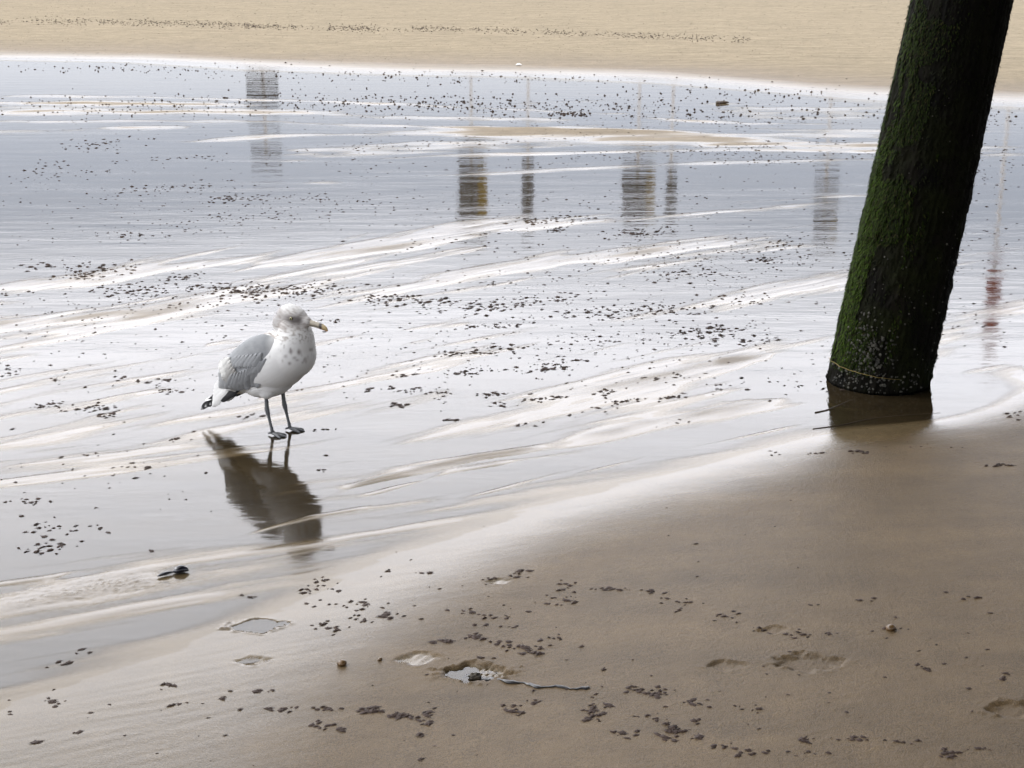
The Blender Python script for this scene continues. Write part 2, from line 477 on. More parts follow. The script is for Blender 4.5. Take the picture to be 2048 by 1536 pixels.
attr(wme, "depth", -WZ)
tag(link("water_film", wme, m_water), kind="structure")

# ---------------------------------------------------------------- the pier overhead (shades the near bank)
m_plank = simple_mat("weathered_plank", (0.07, 0.055, 0.042), 0.85, 0.2, 0.35, 8.0)


def box_into(V, F, c, s, rz=0.0):
    b = len(V); ca, sa = math.cos(rz), math.sin(rz)
    for dx in (-.5, .5):
        for dy in (-.5, .5):
            for dz in (-.5, .5):
                x, y = dx * s[0], dy * s[1]
                V.append((c[0] + x * ca - y * sa, c[1] + x * sa + y * ca, c[2] + dz * s[2]))
    for f in ((0, 1, 3, 2), (4, 6, 7, 5), (0, 4, 5, 1), (2, 3, 7, 6), (0, 2, 6, 4), (1, 5, 7, 3)):
        F.append(tuple(b + i for i in f))


PIER_AZ = math.radians(30)                                # heading of the pier, right of the view axis
pd = np.array([math.sin(PIER_AZ), math.cos(PIER_AZ)]); pr = np.array([pd[1], -pd[0]])
P0 = np.array([1.55, 4.6]) - pr * 0.75                      # left edge of the deck beside the post
pier = empty("pier_deck", (P0[0], P0[1], 3.1), -PIER_AZ)
tag(pier, "timber pier deck overhead that shades the near damp sand", "pier")
V, F = [], []
for k in range(110):                                       # local: +x across the pier, +y along it
    box_into(V, F, (6.0, -12.0 + k * 0.2, 0.31), (12.0, 0.192, 0.06))
link("planking", mesh("planking", V, F), m_plank, pier, smooth=False)
for k in range(7):
    V, F = [], []
    box_into(V, F, (0.3 + k * 1.8, -1.0, 0.18), (0.14, 22.0, 0.196))
    link("joist", mesh("joist", V, F), m_plank, pier, smooth=False)
for k in range(5):
    V, F = [], []
    box_into(V, F, (6.0, -11.0 + 5 * k, -0.03), (11.8, 0.3, 0.216))
    link("cross_beam", mesh("cross_beam", V, F), m_plank, pier, smooth=False)

# ---------------------------------------------------------------- the leaning post
def proj(P):
    x, y, z = P
    d = y * CS + (H - z) * SN
    return 1024 + FPX * x / d, 768 + FPX * ((H - z) * CS - y * SN) / d


pile = empty("wooden_post", (PILE_X, PILE_Y, 0))
tag(pile, "dark leaning wooden pier post grown with green weed and barnacles", "post")
# lean so that the axis leaves the picture near (1921, 0)
LEAN_Y = -0.0
best = min(np.linspace(0, 0.4, 401), key=lambda k: abs(proj((PILE_X + k * 1.17, PILE_Y, 1.17))[0] - 1921))
LEAN_X = float(best)
NZ, NA = 420, 220
zz_ = np.linspace(-0.35, 2.95, NZ)
an_ = np.linspace(0, 2 * math.pi, NA, endpoint=False)
ZZ, AA = np.meshgrid(zz_, an_, indexing="ij")


def pile_r(z, a):
    r = PILE_R * (1.0 - 0.075 * np.clip(z, 0, 4))
    ca, sa = np.cos(a) * 3, np.sin(a) * 3
    crack = np.minimum(0, -np.abs(noise2(ca * 2.4 + 2, sa * 2.4 + z * 0.25)) + 0.10) * 0.0
    grooves = 0.0026 * fbm(ca * 2.2 + sa * 1.3, z * 0.7 + sa * 2.2, 3)
    low = 1 - sstep(0.5, 1.3, z)
    lump = low * 0.0075 * np.maximum(0, fbm((ca + 5) * 5.0 + sa * 2, z * 15, 3))
    fray = (1 - sstep(0.9, 2.0, z)) * 0.0035 * fbm(ca * 9 - sa * 4, z * 40 + sa * 9, 2)
    return r + grooves + lump + fray + crack


RR = pile_r(ZZ, AA)
VX = RR * np.cos(AA) + LEAN_X * ZZ
VY = RR * np.sin(AA) + LEAN_Y * ZZ
pm_ = grid_mesh("shaft", np.stack([VX, VY, ZZ], -1), NZ, NA, wrap=True)
m_pile, n, l, p = new_mat("wet_black_timber")
tc = nd(n, "ShaderNodeTexCoord")
mp = nd(n, "ShaderNodeMapping"); mp.inputs["Scale"].default_value = (22, 22, 1.6); l.new(tc.outputs["Object"], mp.inputs[0])
g1 = nd(n, "ShaderNodeTexNoise", i_Scale=1.0, i_Detail=6.0); l.new(mp.outputs[0], g1.inputs["Vector"])
rp = nd(n, "ShaderNodeValToRGB"); l.new(g1.outputs[0], rp.inputs[0])
rp.color_ramp.elements[0].position = 0.35; rp.color_ramp.elements[0].color = (0.0012, 0.0011, 0.0009, 1)
rp.color_ramp.elements[1].position = 0.75; rp.color_ramp.elements[1].color = (0.009, 0.0078, 0.005, 1)
# olive slime low down
g2 = nd(n, "ShaderNodeTexNoise", i_Scale=9.0, i_Detail=6.0); l.new(tc.outputs["Object"], g2.inputs["Vector"])
sl = nd(n, "ShaderNodeMapRange", i_1=0.45, i_2=0.62); l.new(g2.outputs[0], sl.inputs[0])
sz = nd(n, "ShaderNodeSeparateXYZ"); l.new(tc.outputs["Object"], sz.inputs[0])
zf = nd(n, "ShaderNodeMapRange", i_1=0.5, i_2=1.3, i_3=0.8, i_4=0.0); l.new(sz.outputs[2], zf.inputs[0])
zm = nd(n, "ShaderNodeMath", operation="MULTIPLY"); l.new(sl.outputs[0], zm.inputs[0]); l.new(zf.outputs[0], zm.inputs[1])
mx = nd(n, "ShaderNodeMix", data_type="RGBA"); mx.inputs["B"].default_value = (0.008, 0.010, 0.002, 1)
l.new(zm.outputs[0], mx.inputs["Factor"]); l.new(rp.outputs[0], mx.inputs["A"]); l.new(mx.outputs["Result"], p.inputs["Base Color"])
p.inputs["Roughness"].default_value = 0.8; p.inputs["Specular IOR Level"].default_value = 0.08
bp = nd(n, "ShaderNodeBump", i_Strength=0.8, i_Distance=0.004); l.new(g1.outputs[0], bp.inputs["Height"]); l.new(bp.outputs[0], p.inputs["Normal"])
link("shaft", pm_, m_pile, pile)


def pile_pt(z, a, lift=0.0):
    r = float(pile_r(np.array([z]), np.array([a]))[0]) + lift
    return np.array([r * math.cos(a) + LEAN_X * z, r * math.sin(a) + LEAN_Y * z, z])


def blades(name, N, sampler, mat, length, width, parent, colf=None):
    V, F, C = [], [], []
    for _ in range(N):
        z, a, s = sampler()
        p0 = pile_pt(z, a, 0.0)
        nrm = np.array([math.cos(a), math.sin(a), 0]); tan = np.array([-math.sin(a), math.cos(a), 0])
        L, W = length * s * random.uniform(.6, 1.4), width * random.uniform(.6, 1.3)
        side = random.uniform(-.5, .5)
        d = nrm * random.uniform(.15, .5) + tan * side + np.array([0, 0, -random.uniform(.4, 1)])
        d /= np.linalg.norm(d)
        p1 = p0 + d * L * .5 + nrm * L * .12; p2 = p0 + d * L
        b = len(V)
        w = tan * W + np.array([0, 0, W * random.uniform(-.5, .5)])
        V += [p0 - w, p0 + w, p1 + w * .9, p1 - w * .9, p2 + nrm * .0005]
        F += [(b, b + 1, b + 2, b + 3), (b + 3, b + 2, b + 4)]
        C += [colf(z, a)] * 5
    me = mesh(name, V, F)
    cattr(me, "tint", np.array(C))
    return link(name, me, mat, parent)


m_weed, n, l, p = new_mat("green_sea_weed")
at = nd(n, "ShaderNodeAttribute", attribute_name="tint"); l.new(at.outputs["Color"], p.inputs["Base Color"])
p.inputs["Roughness"].default_value = 0.7; p.inputs["Specular IOR Level"].default_value = 0.06


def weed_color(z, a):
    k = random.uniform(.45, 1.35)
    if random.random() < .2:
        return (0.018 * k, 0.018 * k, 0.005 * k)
    k *= .35 + .65 * max(0, min(1, (225 - math.degrees(a)) / 35))  # light from the left put into the tint: darker round towards the right
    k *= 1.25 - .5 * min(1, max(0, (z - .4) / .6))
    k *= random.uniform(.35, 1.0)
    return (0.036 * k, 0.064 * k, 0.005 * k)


def weed_sample():
    while True:
        z = random.uniform(0.05, 1.45)
        a = math.radians(random.gauss(200, 34))
        dens = (1.0 if z < .7 else max(0.12, 1 - (z - .7) * 1.2)) * min(1, max(0, (z - .04) / .06))
        patch = float(fbm(np.array([math.cos(a) * 4 + math.sin(a) * 5.0]), np.array([z * 5.0]), 3)[0])
        if random.random() < dens and patch > -0.45 + .30 * (z > .75) + 0.012 * max(0, math.degrees(a) - 200):
            return z, a, random.uniform(.7, 1.2)


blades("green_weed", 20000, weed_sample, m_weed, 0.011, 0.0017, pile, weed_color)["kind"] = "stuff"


def moss_sample():
    return random.uniform(0.08, 1.2) ** 1.15, math.radians(random.uniform(200, 345)), random.uniform(.4, .9)


def moss_color(z, a):
    k = random.uniform(.3, 1.0)
    return (0.008 * k, 0.010 * k, 0.003 * k)


blades("brown_weed_fuzz", 4200, moss_sample, m_weed, 0.014, 0.002, pile, moss_color)["kind"] = "stuff"

# barnacles: little truncated cones with an opening
m_barn = simple_mat("barnacle_shell", (0.045, 0.043, 0.033), 0.6, 0.3, 1.0, 45.0, coat=0.25)


def barnacles(N, sampler):
    V, F = [], []
    for _ in range(N):
        z, a, r = sampler()
        c = pile_pt(z, a, 0.0)
        nrm = np.array([math.cos(a), math.sin(a), random.uniform(-.3, .5)]); nrm /= np.linalg.norm(nrm)
        t = np.cross(nrm, [0, 0, 1.0]); t /= np.linalg.norm(t); bt = np.cross(nrm, t)
        h = r * random.uniform(.7, 1.2)
        b = len(V); K = 7; ph = random.uniform(0, 6)
        for rad, hh in ((r, -.3 * r), (r * .85, .5 * h), (r * .5, h), (r * .3, h * .7)):
            for k in range(K):
                q = ph + 2 * math.pi * k / K
                j = random.uniform(.88, 1.12)
                V.append(c + (t * math.cos(q) + bt * math.sin(q)) * rad * j + nrm * hh)
        for ring in range(3):
            for k in range(K):
                F.append((b + ring * K + k, b + ring * K + (k + 1) % K, b + (ring + 1) * K + (k + 1) % K, b + (ring + 1) * K + k))
        F.append(tuple(b + 3 * K + k for k in range(K)))
    return mesh("barnacles", V, F)


def barn_sample():
    u = random.random()
    if u < .62:      # the pale colony low on the lit side
        z = min(.30, abs(random.gauss(.12, .06))); a = math.radians(random.gauss(235, 14)); r = random.uniform(.0022, .0056)
    elif u < .80:
        z = random.uniform(.0, .06); a = math.radians(random.uniform(195, 310)); r = random.uniform(.002, .0052)
    elif u < .92:
        z = random.uniform(.05, .5); a = math.radians(random.uniform(215, 350)); r = random.uniform(.0018, .004)
    else:
        z = random.uniform(.3, 1.2); a = math.radians(random.uniform(205, 340)); r = random.uniform(.0012, .0026)
    return z, a, r


link("barnacles", barnacles(460, barn_sample), m_barn, pile)["kind"] = "stuff"


def tube(pts, rad, K=6, taper=True):
    pts = [np.array(q, float) for q in pts]
    V, F = [], []
    N = len(pts)
    for i, q in enumerate(pts):
        d = pts[min(i + 1, N - 1)] - pts[max(i - 1, 0)]; d /= np.linalg.norm(d) + 1e-9
        up = np.array([0, 0, 1.0]) if abs(d[2]) < .9 else np.array([1.0, 0, 0])
        s = np.cross(d, up); s /= np.linalg.norm(s); t = np.cross(s, d)
        r = rad[i] if hasattr(rad, "__len__") else rad * ((1 - .75 * (i / (N - 1)) ** 2) if taper else 1)
        for k in range(K):
            V.append(q + (s * math.cos(2 * math.pi * k / K) + t * math.sin(2 * math.pi * k / K)) * r)
    for i in range(N - 1):
        for k in range(K):
            F.append((i * K + k, i * K + (k + 1) % K, (i + 1) * K + (k + 1) % K, (i + 1) * K + k))
    F.append(tuple(range(K))[::-1]); F.append(tuple((N - 1) * K + k for k in range(K)))
    return V, F


m_straw = simple_mat("dry_grass_stem", (0.30, 0.22, 0.07), 0.6, 0.3, 0.3, 40)
pts = [pile_pt(0.071 - 0.012 * (i / 24) ** 1.3 * 2 + 0.0, math.radians(178 + 100 * i / 24), 0.013) for i in range(25)]
V, F = tube(np.array(pts) + np.array([PILE_X, PILE_Y, 0]), 0.0009, 5)
tag(link("grass_stem", mesh("grass_stem", V, F), m_straw), "thin yellowish grass stem wrapped across the foot of the wooden post", "stem")

# ---------------------------------------------------------------- the gull
GX, GY = ground(553, 872)
GZ = -0.003
GYAW = math.radians(-27)
gull = empty("seagull", (float(GX) + .004, float(GY) + .03, 0.0), GYAW)
tag(gull, "white and grey seagull with speckled head standing in the shallow water", "seagull")

m_feather, n, l, p = new_mat("gull_plumage")
at = nd(n, "ShaderNodeAttribute", attribute_name="tint"); l.new(at.outputs["Color"], p.inputs["Base Color"])
p.inputs["Roughness"].default_value = 0.75; p.inputs["Specular IOR Level"].default_value = 0.2
p.inputs["Sheen Weight"].default_value = 0.15
tc = nd(n, "ShaderNodeTexCoord")
mp = nd(n, "ShaderNodeMapping"); mp.inputs["Rotation"].default_value = (0, math.radians(-38), 0); mp.inputs["Scale"].default_value = (60, 190, 190)
l.new(tc.outputs["Object"], mp.inputs[0])
no = nd(n, "ShaderNodeTexNoise", i_Scale=1.0, i_Detail=3.0); l.new(mp.outputs[0], no.inputs["Vector"])
bp = nd(n, "ShaderNodeBump", i_Strength=0.5, i_Distance=0.0010); l.new(no.outputs[0], bp.inputs["Height"]); l.new(bp.outputs[0], p.inputs["Normal"])


def catmull(P, n):
    P = np.array(P, float); t = np.linspace(0, len(P) - 1, n); out = []
    for q in t:
        i = min(int(q), len(P) - 2); f = q - i
        p0, p1, p2, p3 = P[max(i - 1, 0)], P[i], P[i + 1], P[min(i + 2, len(P) - 1)]
        out.append(0.5 * ((2 * p1) + (-p0 + p2) * f + (2 * p0 - 5 * p1 + 4 * p2 - p3) * f * f + (-p0 + 3 * p1 - 3 * p2 + p3) * f ** 3))
    return np.array(out)


def loft_xz(secs, n=60, K=36, power=2.0):
    """sections (x, z, half height in the xz plane, half width in y, centre y); rings square to the centre line"""
    S = catmull(secs, n)
    c = S[:, :2]; tg = np.gradient(c, axis=0); tg /= np.linalg.norm(tg, axis=1)[:, None] + 1e-9
    nr = np.stack([-tg[:, 1], tg[:, 0]], 1)
    V = []
    for i in range(n):
        for k in range(K):
            q = 2 * math.pi * k / K
            cu, su = math.cos(q), math.sin(q)
            h = abs(S[i, 2]) * cu; w = abs(S[i, 3]) * su
            cy = S[i, 4] if S.shape[1] > 4 else 0
            V.append((c[i, 0] + nr[i, 0] * h, cy + w, c[i, 1] + nr[i, 1] * h))
    F = []
    for i in range(n - 1):
        for k in range(K):
            F.append((i * K + k, i * K + (k + 1) % K, (i + 1) * K + (k + 1) % K, (i + 1) * K + k))
    F.append(tuple(range(K))[::-1]); F.append(tuple((n - 1) * K + k for k in range(K)))
    return V, F


def ellipsoid(c, r, pitch=0.0, n=24, K=32):
    V, F = [], []
    cp, sp_ = math.cos(pitch), math.sin(pitch)
    for i in range(n + 1):
        th = math.pi * i / n
        for k in range(K):
            q = 2 * math.pi * k / K
            x, y, z = r[0] * math.cos(th), r[1] * math.sin(th) * math.cos(q), r[2] * math.sin(th) * math.sin(q)
            V.append((c[0] + x * cp - z * sp_, c[1] + y, c[2] + x * sp_ + z * cp))
    for i in range(n):
        for k in range(K):
            F.append((i * K + k, i * K + (k + 1) % K, (i + 1) * K + (k + 1) % K, (i + 1) * K + k))
    return V, F


def fuse(name, parts, voxel, smooth_it=6, keep=0.5):
    V, F = [], []
    for v, f in parts:
        b = len(V); V += [tuple(q) for q in v]; F += [tuple(b + i for i in t) for t in f]
    me = mesh(name + "_raw", V, F)
    o = bpy.data.objects.new(name + "_raw", me); COL.objects.link(o)
    r = o.modifiers.new("fuse", "REMESH"); r.mode = "VOXEL"; r.voxel_size = voxel
    s = o.modifiers.new("ease", "SMOOTH"); s.iterations = smooth_it; s.factor = keep
    dg = bpy.context.evaluated_depsgraph_get(); dg.update()
    res = bpy.data.meshes.new_from_object(o.evaluated_get(dg))
    res.name = name
    bpy.data.objects.remove(o); bpy.data.meshes.remove(me)
    return res


HC = np.array([0.062, 0.0, 0.351])       # middle of the head
torso = loft_xz([(-.185, .100, .010, .022), (-.160, .118, .026, .036), (-.115, .150, .048, .054), (-.060, .182, .070, .070),
                 (-.012, .208, .083, .078), (.030, .236, .081, .077), (.058, .266, .068, .068), (.068, .295, .054, .056),
                 (.064, .317, .045, .046), (.058, .337, .037, .038), (.054, .350, .025, .028)], 70, 40)
head = ellipsoid(HC, (.048, .034, .033), math.radians(-8))
crown = ellipsoid(HC + (-.006, 0, .006), (.036, .031, .030), 0)
muzzle = ellipsoid(HC + (.040, 0, -.008), (.026, .017, .017), math.radians(-12))
nape = ellipsoid((.036, 0, .328), (.034, .034, .036), math.radians(50))
thighs = [ellipsoid((-.016, s * .032, .140), (.030, .022, .032), math.radians(0)) for s in (-1, 1)]
belly = ellipsoid((-.03, 0, .150), (.085, .060, .046), math.radians(14))
chest = ellipsoid((.053, 0, .240), (.072, .072, .070), math.radians(40))
body_me = fuse("body", [torso, head, crown, muzzle, nape, belly, chest] + thighs, 0.0030, 8)
co = np.empty(len(body_me.vertices) * 3, np.float32); body_me.vertices.foreach_get("co", co); co = co.reshape(-1, 3)
x, y, z = co[:, 0], co[:, 1], co[:, 2]
colr = np.tile(np.array([0.80, 0.80, 0.79]), (len(co), 1))


def blend(mask, c):
    global colr
    colr = colr * (1 - mask[:, None]) + np.array(c) * mask[:, None]


# grey saddle between the wings
back = sstep(.0, .03, z - (.262 + .62 * (x + .06))) * sstep(.055, .02, x) * sstep(-.17, -.13, x)
blend(back * .9, (0.40, 0.42, 0.45))
# brown streaks over crown, cheek and nape
st = fbm(x * 60 + y * 30, z * 240 + x * 70, 2)
st2 = fbm(y * 150 + x * 60, z * 130, 3)
ang = sstep(.308, .335, z)
cheek = ang * sstep(.392, .362, z) * (.52 + .30 * sstep(-.3, .5, st))
blend(np.clip(cheek, 0, 1), (0.34, 0.31, 0.29))
blend(np.clip(ang * sstep(-.05, .5, st) * .42, 0, 1), (0.30, 0.26, 0.24))
ex, ez = HC[0] + .018, HC[2] + .003
eyed = np.exp(-(((x - ex - .007) / .021) ** 2 + ((z - ez + .003) / .0110) ** 2)) * sstep(.010, .020, np.abs(y))
blend(np.clip(eyed * 1.3, 0, .93), (0.15, 0.135, 0.13))
ear = np.exp(-(((x - ex + .020) / .020) ** 2 + ((z - ez - .004) / .008) ** 2)) * sstep(.012, .02, np.abs(y))
blend(np.clip(ear * .55, 0, 1), (0.24, 0.22, 0.21))
nk = sstep(.280, .302, z) * sstep(.340, .318, z)
blend(np.clip(nk * sstep(.05, .5, st2) * .75, 0, 1), (0.28, 0.24, 0.21))
rear = sstep(.055, .025, x) * sstep(.275, .295, z) * sstep(.340, .325, z)
blend(np.clip(rear * sstep(-.1, .35, st2) * .8, 0, 1), (0.24, 0.20, 0.17))
# dark breast spots
sr = np.random.default_rng(3)
for _ in range(150):
    zz0 = sr.uniform(.228, .318); a0 = sr.uniform(-1.9, 1.9)
    rr = .075 * (1 - max(0, (zz0 - .26)) * 5.5)
    px, py = .045 + rr * math.cos(a0) * 1.05, rr * math.sin(a0)
    s = sr.uniform(.0016, .0032) * (1.25 if zz0 < .265 else .8)
    k = (1.0 if zz0 > .262 else .55 if sr.random() < .45 else 0)
    d2 = ((x - px) ** 2 + (y - py) ** 2) / (s * 1.1) ** 2 + ((z - zz0) / (s * 1.9)) ** 2
    blend(np.clip(np.exp(-d2) * k * sr.uniform(.45, .95), 0, 1), (0.22, 0.19, 0.18))
for px, pz, s in ((.080, .254, .0052), (.101, .249, .0044), (.106, .242, .0034), (.090, .234, .004), (.092, .268, .0046)):
    for sgn in (-1, 1):
        d2 = ((x - px) / s) ** 2 + ((z - pz) / s) ** 2
        m = np.exp(-d2) * (np.sign(y) == sgn)
        blend(np.clip(m * .62, 0, 1), (0.24, 0.21, 0.21))
cattr(body_me, "tint", colr)
body = link("body", body_me, m_feather, gull)

# bill, pale with a dark ring and ivory tip (follows the head's line)
BX = HC + np.array([.058, 0, -.011])
secs = [(BX[0] - .010, BX[2] - .000, .0100, .0092), (BX[0] + .008, BX[2] - .0015, .0090, .0070), (BX[0] + .026, BX[2] - .004, .0082, .0054),
        (BX[0] + .041, BX[2] - .0068, .0084, .0046), (BX[0] + .052, BX[2] - .0112, .0066, .0036), (BX[0] + .0585, BX[2] - .0175, .0024, .0016)]
V, F = loft_xz(secs, 40, 20)
bm_ = mesh("bill", V, F)
bv = np.array(V)
bx = bv[:, 0] - BX[0]
bc = np.tile(np.array([0.36, 0.32, 0.25]), (len(bv), 1))
mk = sstep(.031, .036, bx) * sstep(.046, .040, bx); bc = bc * (1 - mk[:, None]) + np.array([.03, .025, .02]) * mk[:, None]
mk = sstep(.041, .046, bx); bc = bc * (1 - mk[:, None]) + np.array([.42, .32, .16]) * mk[:, None]
low_ = sstep(-.001, -.005, bv[:, 2] - (BX[2] - .003 - .16 * bx)) * sstep(.024, .034, bx); bc = bc * (1 - .6 * low_[:, None]) + np.array([.35, .07, .03]) * .6 * low_[:, None]
gape = np.exp(-((bv[:, 2] - (BX[2] - .0035 - .12 * bx)) / .0011) ** 2) * sstep(.045, .03, bx); bc = bc * (1 - .75 * gape[:, None]) + np.array([.06, .05, .045]) * .75 * gape[:, None]
cattr(bm_, "tint", bc)
m_bill, n, l, p = new_mat("bill_horn")
at = nd(n, "ShaderNodeAttribute", attribute_name="tint"); l.new(at.outputs["Color"], p.inputs["Base Color"]); p.inputs["Roughness"].default_value = .35
link("bill", bm_, m_bill, gull)

# eyes
m_eye, n, l, p = new_mat("pale_eye")
at = nd(n, "ShaderNodeAttribute", attribute_name="tint"); l.new(at.outputs["Color"], p.inputs["Base Color"]); p.inputs["Roughness"].default_value = .08
for s in (-1, 1):
    cxyz = np.array([ex, 0, ez])
    sel = (np.abs(x - ex) < .004) & (np.abs(z - ez) < .004) & (np.sign(y) == s)
    ysurf = float(np.abs(y[sel]).max()) if sel.any() else .03
    V, F = ellipsoid((ex, s * (ysurf - .0022), ez), (.0054, .0044, .0050))
    V = np.array(V)
    d = np.hypot(V[:, 0] - ex, V[:, 2] - ez)
    c = np.where((d < .0027)[:, None], np.array([.008, .008, .008]), np.array([.42, .40, .22]))
    c = np.where((d > .0044)[:, None], np.array([.05, .04, .035]), c)
    em = mesh("eye", V, F); cattr(em, "tint", c)
    link("eye", em, m_eye, gull)

# wings
WS = np.array([(.040, .286, .012, .010, .046), (.022, .272, .042, .020, .053), (-.018, .242, .056, .024, .057), (-.062, .210, .056, .024, .056),
               (-.105, .180, .050, .020, .050), (-.142, .156, .040, .014, .042), (-.168, .132, .018, .008, .034), (-.185, .118, .006, .004, .028)])
SPL = catmull(WS, 80)
Wax = np.array([-.79, -.61]); Wpe = np.array([-.61, .79])


def wing_outer(px, pz):
    s = (SPL[:, :2] - np.array([px, pz]))
    d = np.abs(s @ Wax); i = int(d.argmin())
    q = -(s[i] @ Wpe) / max(SPL[i, 2], .004)
    q = max(-.97, min(.97, q))
    return SPL[i, 4] + SPL[i, 3] * math.sqrt(1 - q * q)


def feather(V, F, C, root, ang, L, W, side, col, lift=.0, tipcol=None, edge=None, fixed_y=None, nU=10, nV=5, droop=0.0):
    b = len(V)
    d = np.array([math.cos(ang), math.sin(ang)]); e = np.array([-d[1], d[0]])
    for i in range(nU):
        u = i / (nU - 1)
        w = W * (math.sin(math.pi * min(1, .12 + u * .5)) if u < .76 else math.sqrt(max(0, 1 - ((u - .76) / .245) ** 2))) * (0.55 + .45 * min(1, u * 3))
        for j in range(nV):
            v = 2 * j / (nV - 1) - 1
            q = np.array(root) + d * L * u + e * (w * v + droop * u * u)
            yy = (wing_outer(q[0], q[1]) if fixed_y is None else fixed_y[0] + (fixed_y[1] - fixed_y[0]) * u)
            yy += lift + .0022 * (1 - v * v) + .0012 * u
            V.append((q[0], side * yy, q[1]))
            cc = np.array(col)
            if edge is not None and abs(v) > .8: cc = np.array(edge)
            if edge is not None and u > .93: cc = np.array(edge)
            if tipcol is not None and u > tipcol[0]: cc = np.array(tipcol[1])
            C.append(cc * random.uniform(.96, 1.04))
    for i in range(nU - 1):
        for j in range(nV - 1):
            f = (b + i * nV + j, b + i * nV + j + 1, b + (i + 1) * nV + j + 1, b + (i + 1) * nV + j)
            F.append(f if side < 0 else f[::-1])


GREY = np.array([0.295, 0.305, 0.317])
for s in (-1, 1):
    V, F = loft_xz([tuple(w) for w in WS], 60, 30)
    V = [(a, s * (b if True else 0), c) for a, b, c in V]
    wm = fuse("wing", [(V, F)], .0028, 3)
    wc = np.empty(len(wm.vertices) * 3, np.float32); wm.vertices.foreach_get("co", wc); wc = wc.reshape(-1, 3)
    tint = np.tile(GREY * 1.05, (len(wc), 1))
    nn = fbm(wc[:, 0] * 40 + wc[:, 2] * 50, (wc[:, 2] - wc[:, 0]) * 40, 3)
    tint = tint * (1 + .10 * nn[:, None])
    fr_ = sstep(.012, .035, wc[:, 0] + .25 * (wc[:, 2] - .29)); tint = tint * (1 - .75 * fr_[:, None]) + np.array([.72, .72, .72]) * .75 * fr_[:, None]
    cattr(wm, "tint", tint)
    wing = link("wing", wm, m_feather, gull)
    V, F, C = [], [], []
    base_ang = math.atan2(-.61, -.79)
    # rows from the trailing edge forward, so the upper ones overlap the lower ones
    for k in range(9):       # secondaries hanging towards the lower edge
        f = k / 8
        root = (.000 - .095 * f, .232 - .050 * f + .004 * math.sin(k))
        feather(V, F, C, root, base_ang + .62 - .35 * f + random.uniform(-.05, .05), .088 - .012 * f, .0125, s, GREY * random.uniform(.78, 1.0), .0012 + .0004 * k, edge=GREY * .66)  # darker edge colour paints in the shaded gaps between feathers
    for k in range(7):       # tertials sweeping to the rear
        f = k / 6
        root = (-.075 - .030 * f, .185 + .045 * f)
        feather(V, F, C, root, base_ang + .22 - .20 * f + random.uniform(-.05, .05), .082 - .012 * f, .014, s, (np.array([.33, .32, .305]) if k < 3 else np.array([.44, .435, .42]) if k < 5 else np.array([.60, .60, .58])) * random.uniform(.85, 1.05), .0026 + .0004 * k, edge=np.array([.44, .43, .41]) if k < 4 else None, tipcol=(.62 + .04 * (k % 2), (.66, .66, .64)) if k > 3 else None)
    for row in range(2):     # coverts
        for k in range(7):
            f = k / 6
            root = (.022 - .085 * f - .012 * row, .243 - .020 * f + .016 * row - .030 * f * (row == 0))
            feather(V, F, C, root, base_ang + .32 - .22 * f + random.uniform(-.06, .06), .052, .0125, s, GREY * random.uniform(.93, 1.08), .0016 + .0004 * row)
    fm = mesh("wing_feathers", V, F); cattr(fm, "tint", np.array(C))
    link("wing_feathers", fm, m_feather, wing)
    # folded primaries: black with white tips, crossing over the tail
    V, F, C = [], [], []
    for k in range(5):
        f = k / 4
        feather(V, F, C, (-.125 + .008 * k, .148 - .004 * k), base_ang - .06 + .03 * (2 - k), .185 - .020 * k, .0095, s, (.018, .018, .020), .0,
                tipcol=(.93, (.75, .75, .75)), fixed_y=(.040 + .001 * k, .010 + .005 * k), nU=14)
    for k in range(4):       # white-ended inner primaries and tertial crescent above them
        feather(V, F, C, (-.120, .172 - .008 * k), base_ang - .04 + .05 * k, .105 + .008 * k, .013, s, (.50, .50, .50), .0,
                tipcol=(.35, (.78, .78, .77)), fixed_y=(.040, .022 + .002 * k), nU=14)
    pmh = mesh("primary_feathers", V, F); cattr(pmh, "tint", np.array(C))
    link("primary_feathers", pmh, m_feather, wing)

# tail: a short white fan
V, F, C = [], [], []
for k in range(9):
    t = (k - 4) / 4
    b = len(V); nU = 8
    d = np.array([-math.cos(.33 * t) * .90, -math.sin(.33 * t), -.36]); d /= np.linalg.norm(d); e = np.array([-d[1], d[0], 0]); e /= np.linalg.norm(e)
    for i in range(nU):
        u = i / (nU - 1); w = .013 * (.6 + .4 * u) * math.sqrt(max(.02, 1 - max(0, (u - .8) / .2) ** 2))
        for v in (-1, 0, 1):
            q = np.array([-.150, t * .012, .112 - .002 * abs(t)]) + d * .108 * u + e * w * v + np.array([0, 0, .0015 * (1 - v * v) - .0009 * k * .4])
            V.append(q); C.append((.74, .74, .73))
    for i in range(nU - 1):
        for j in range(2):
            F.append((b + i * 3 + j, b + i * 3 + j + 1, b + (i + 1) * 3 + j + 1, b + (i + 1) * 3 + j))
tm = mesh("tail", V, F); cattr(tm, "tint", np.array(C))
link("tail", tm, m_feather, gull)

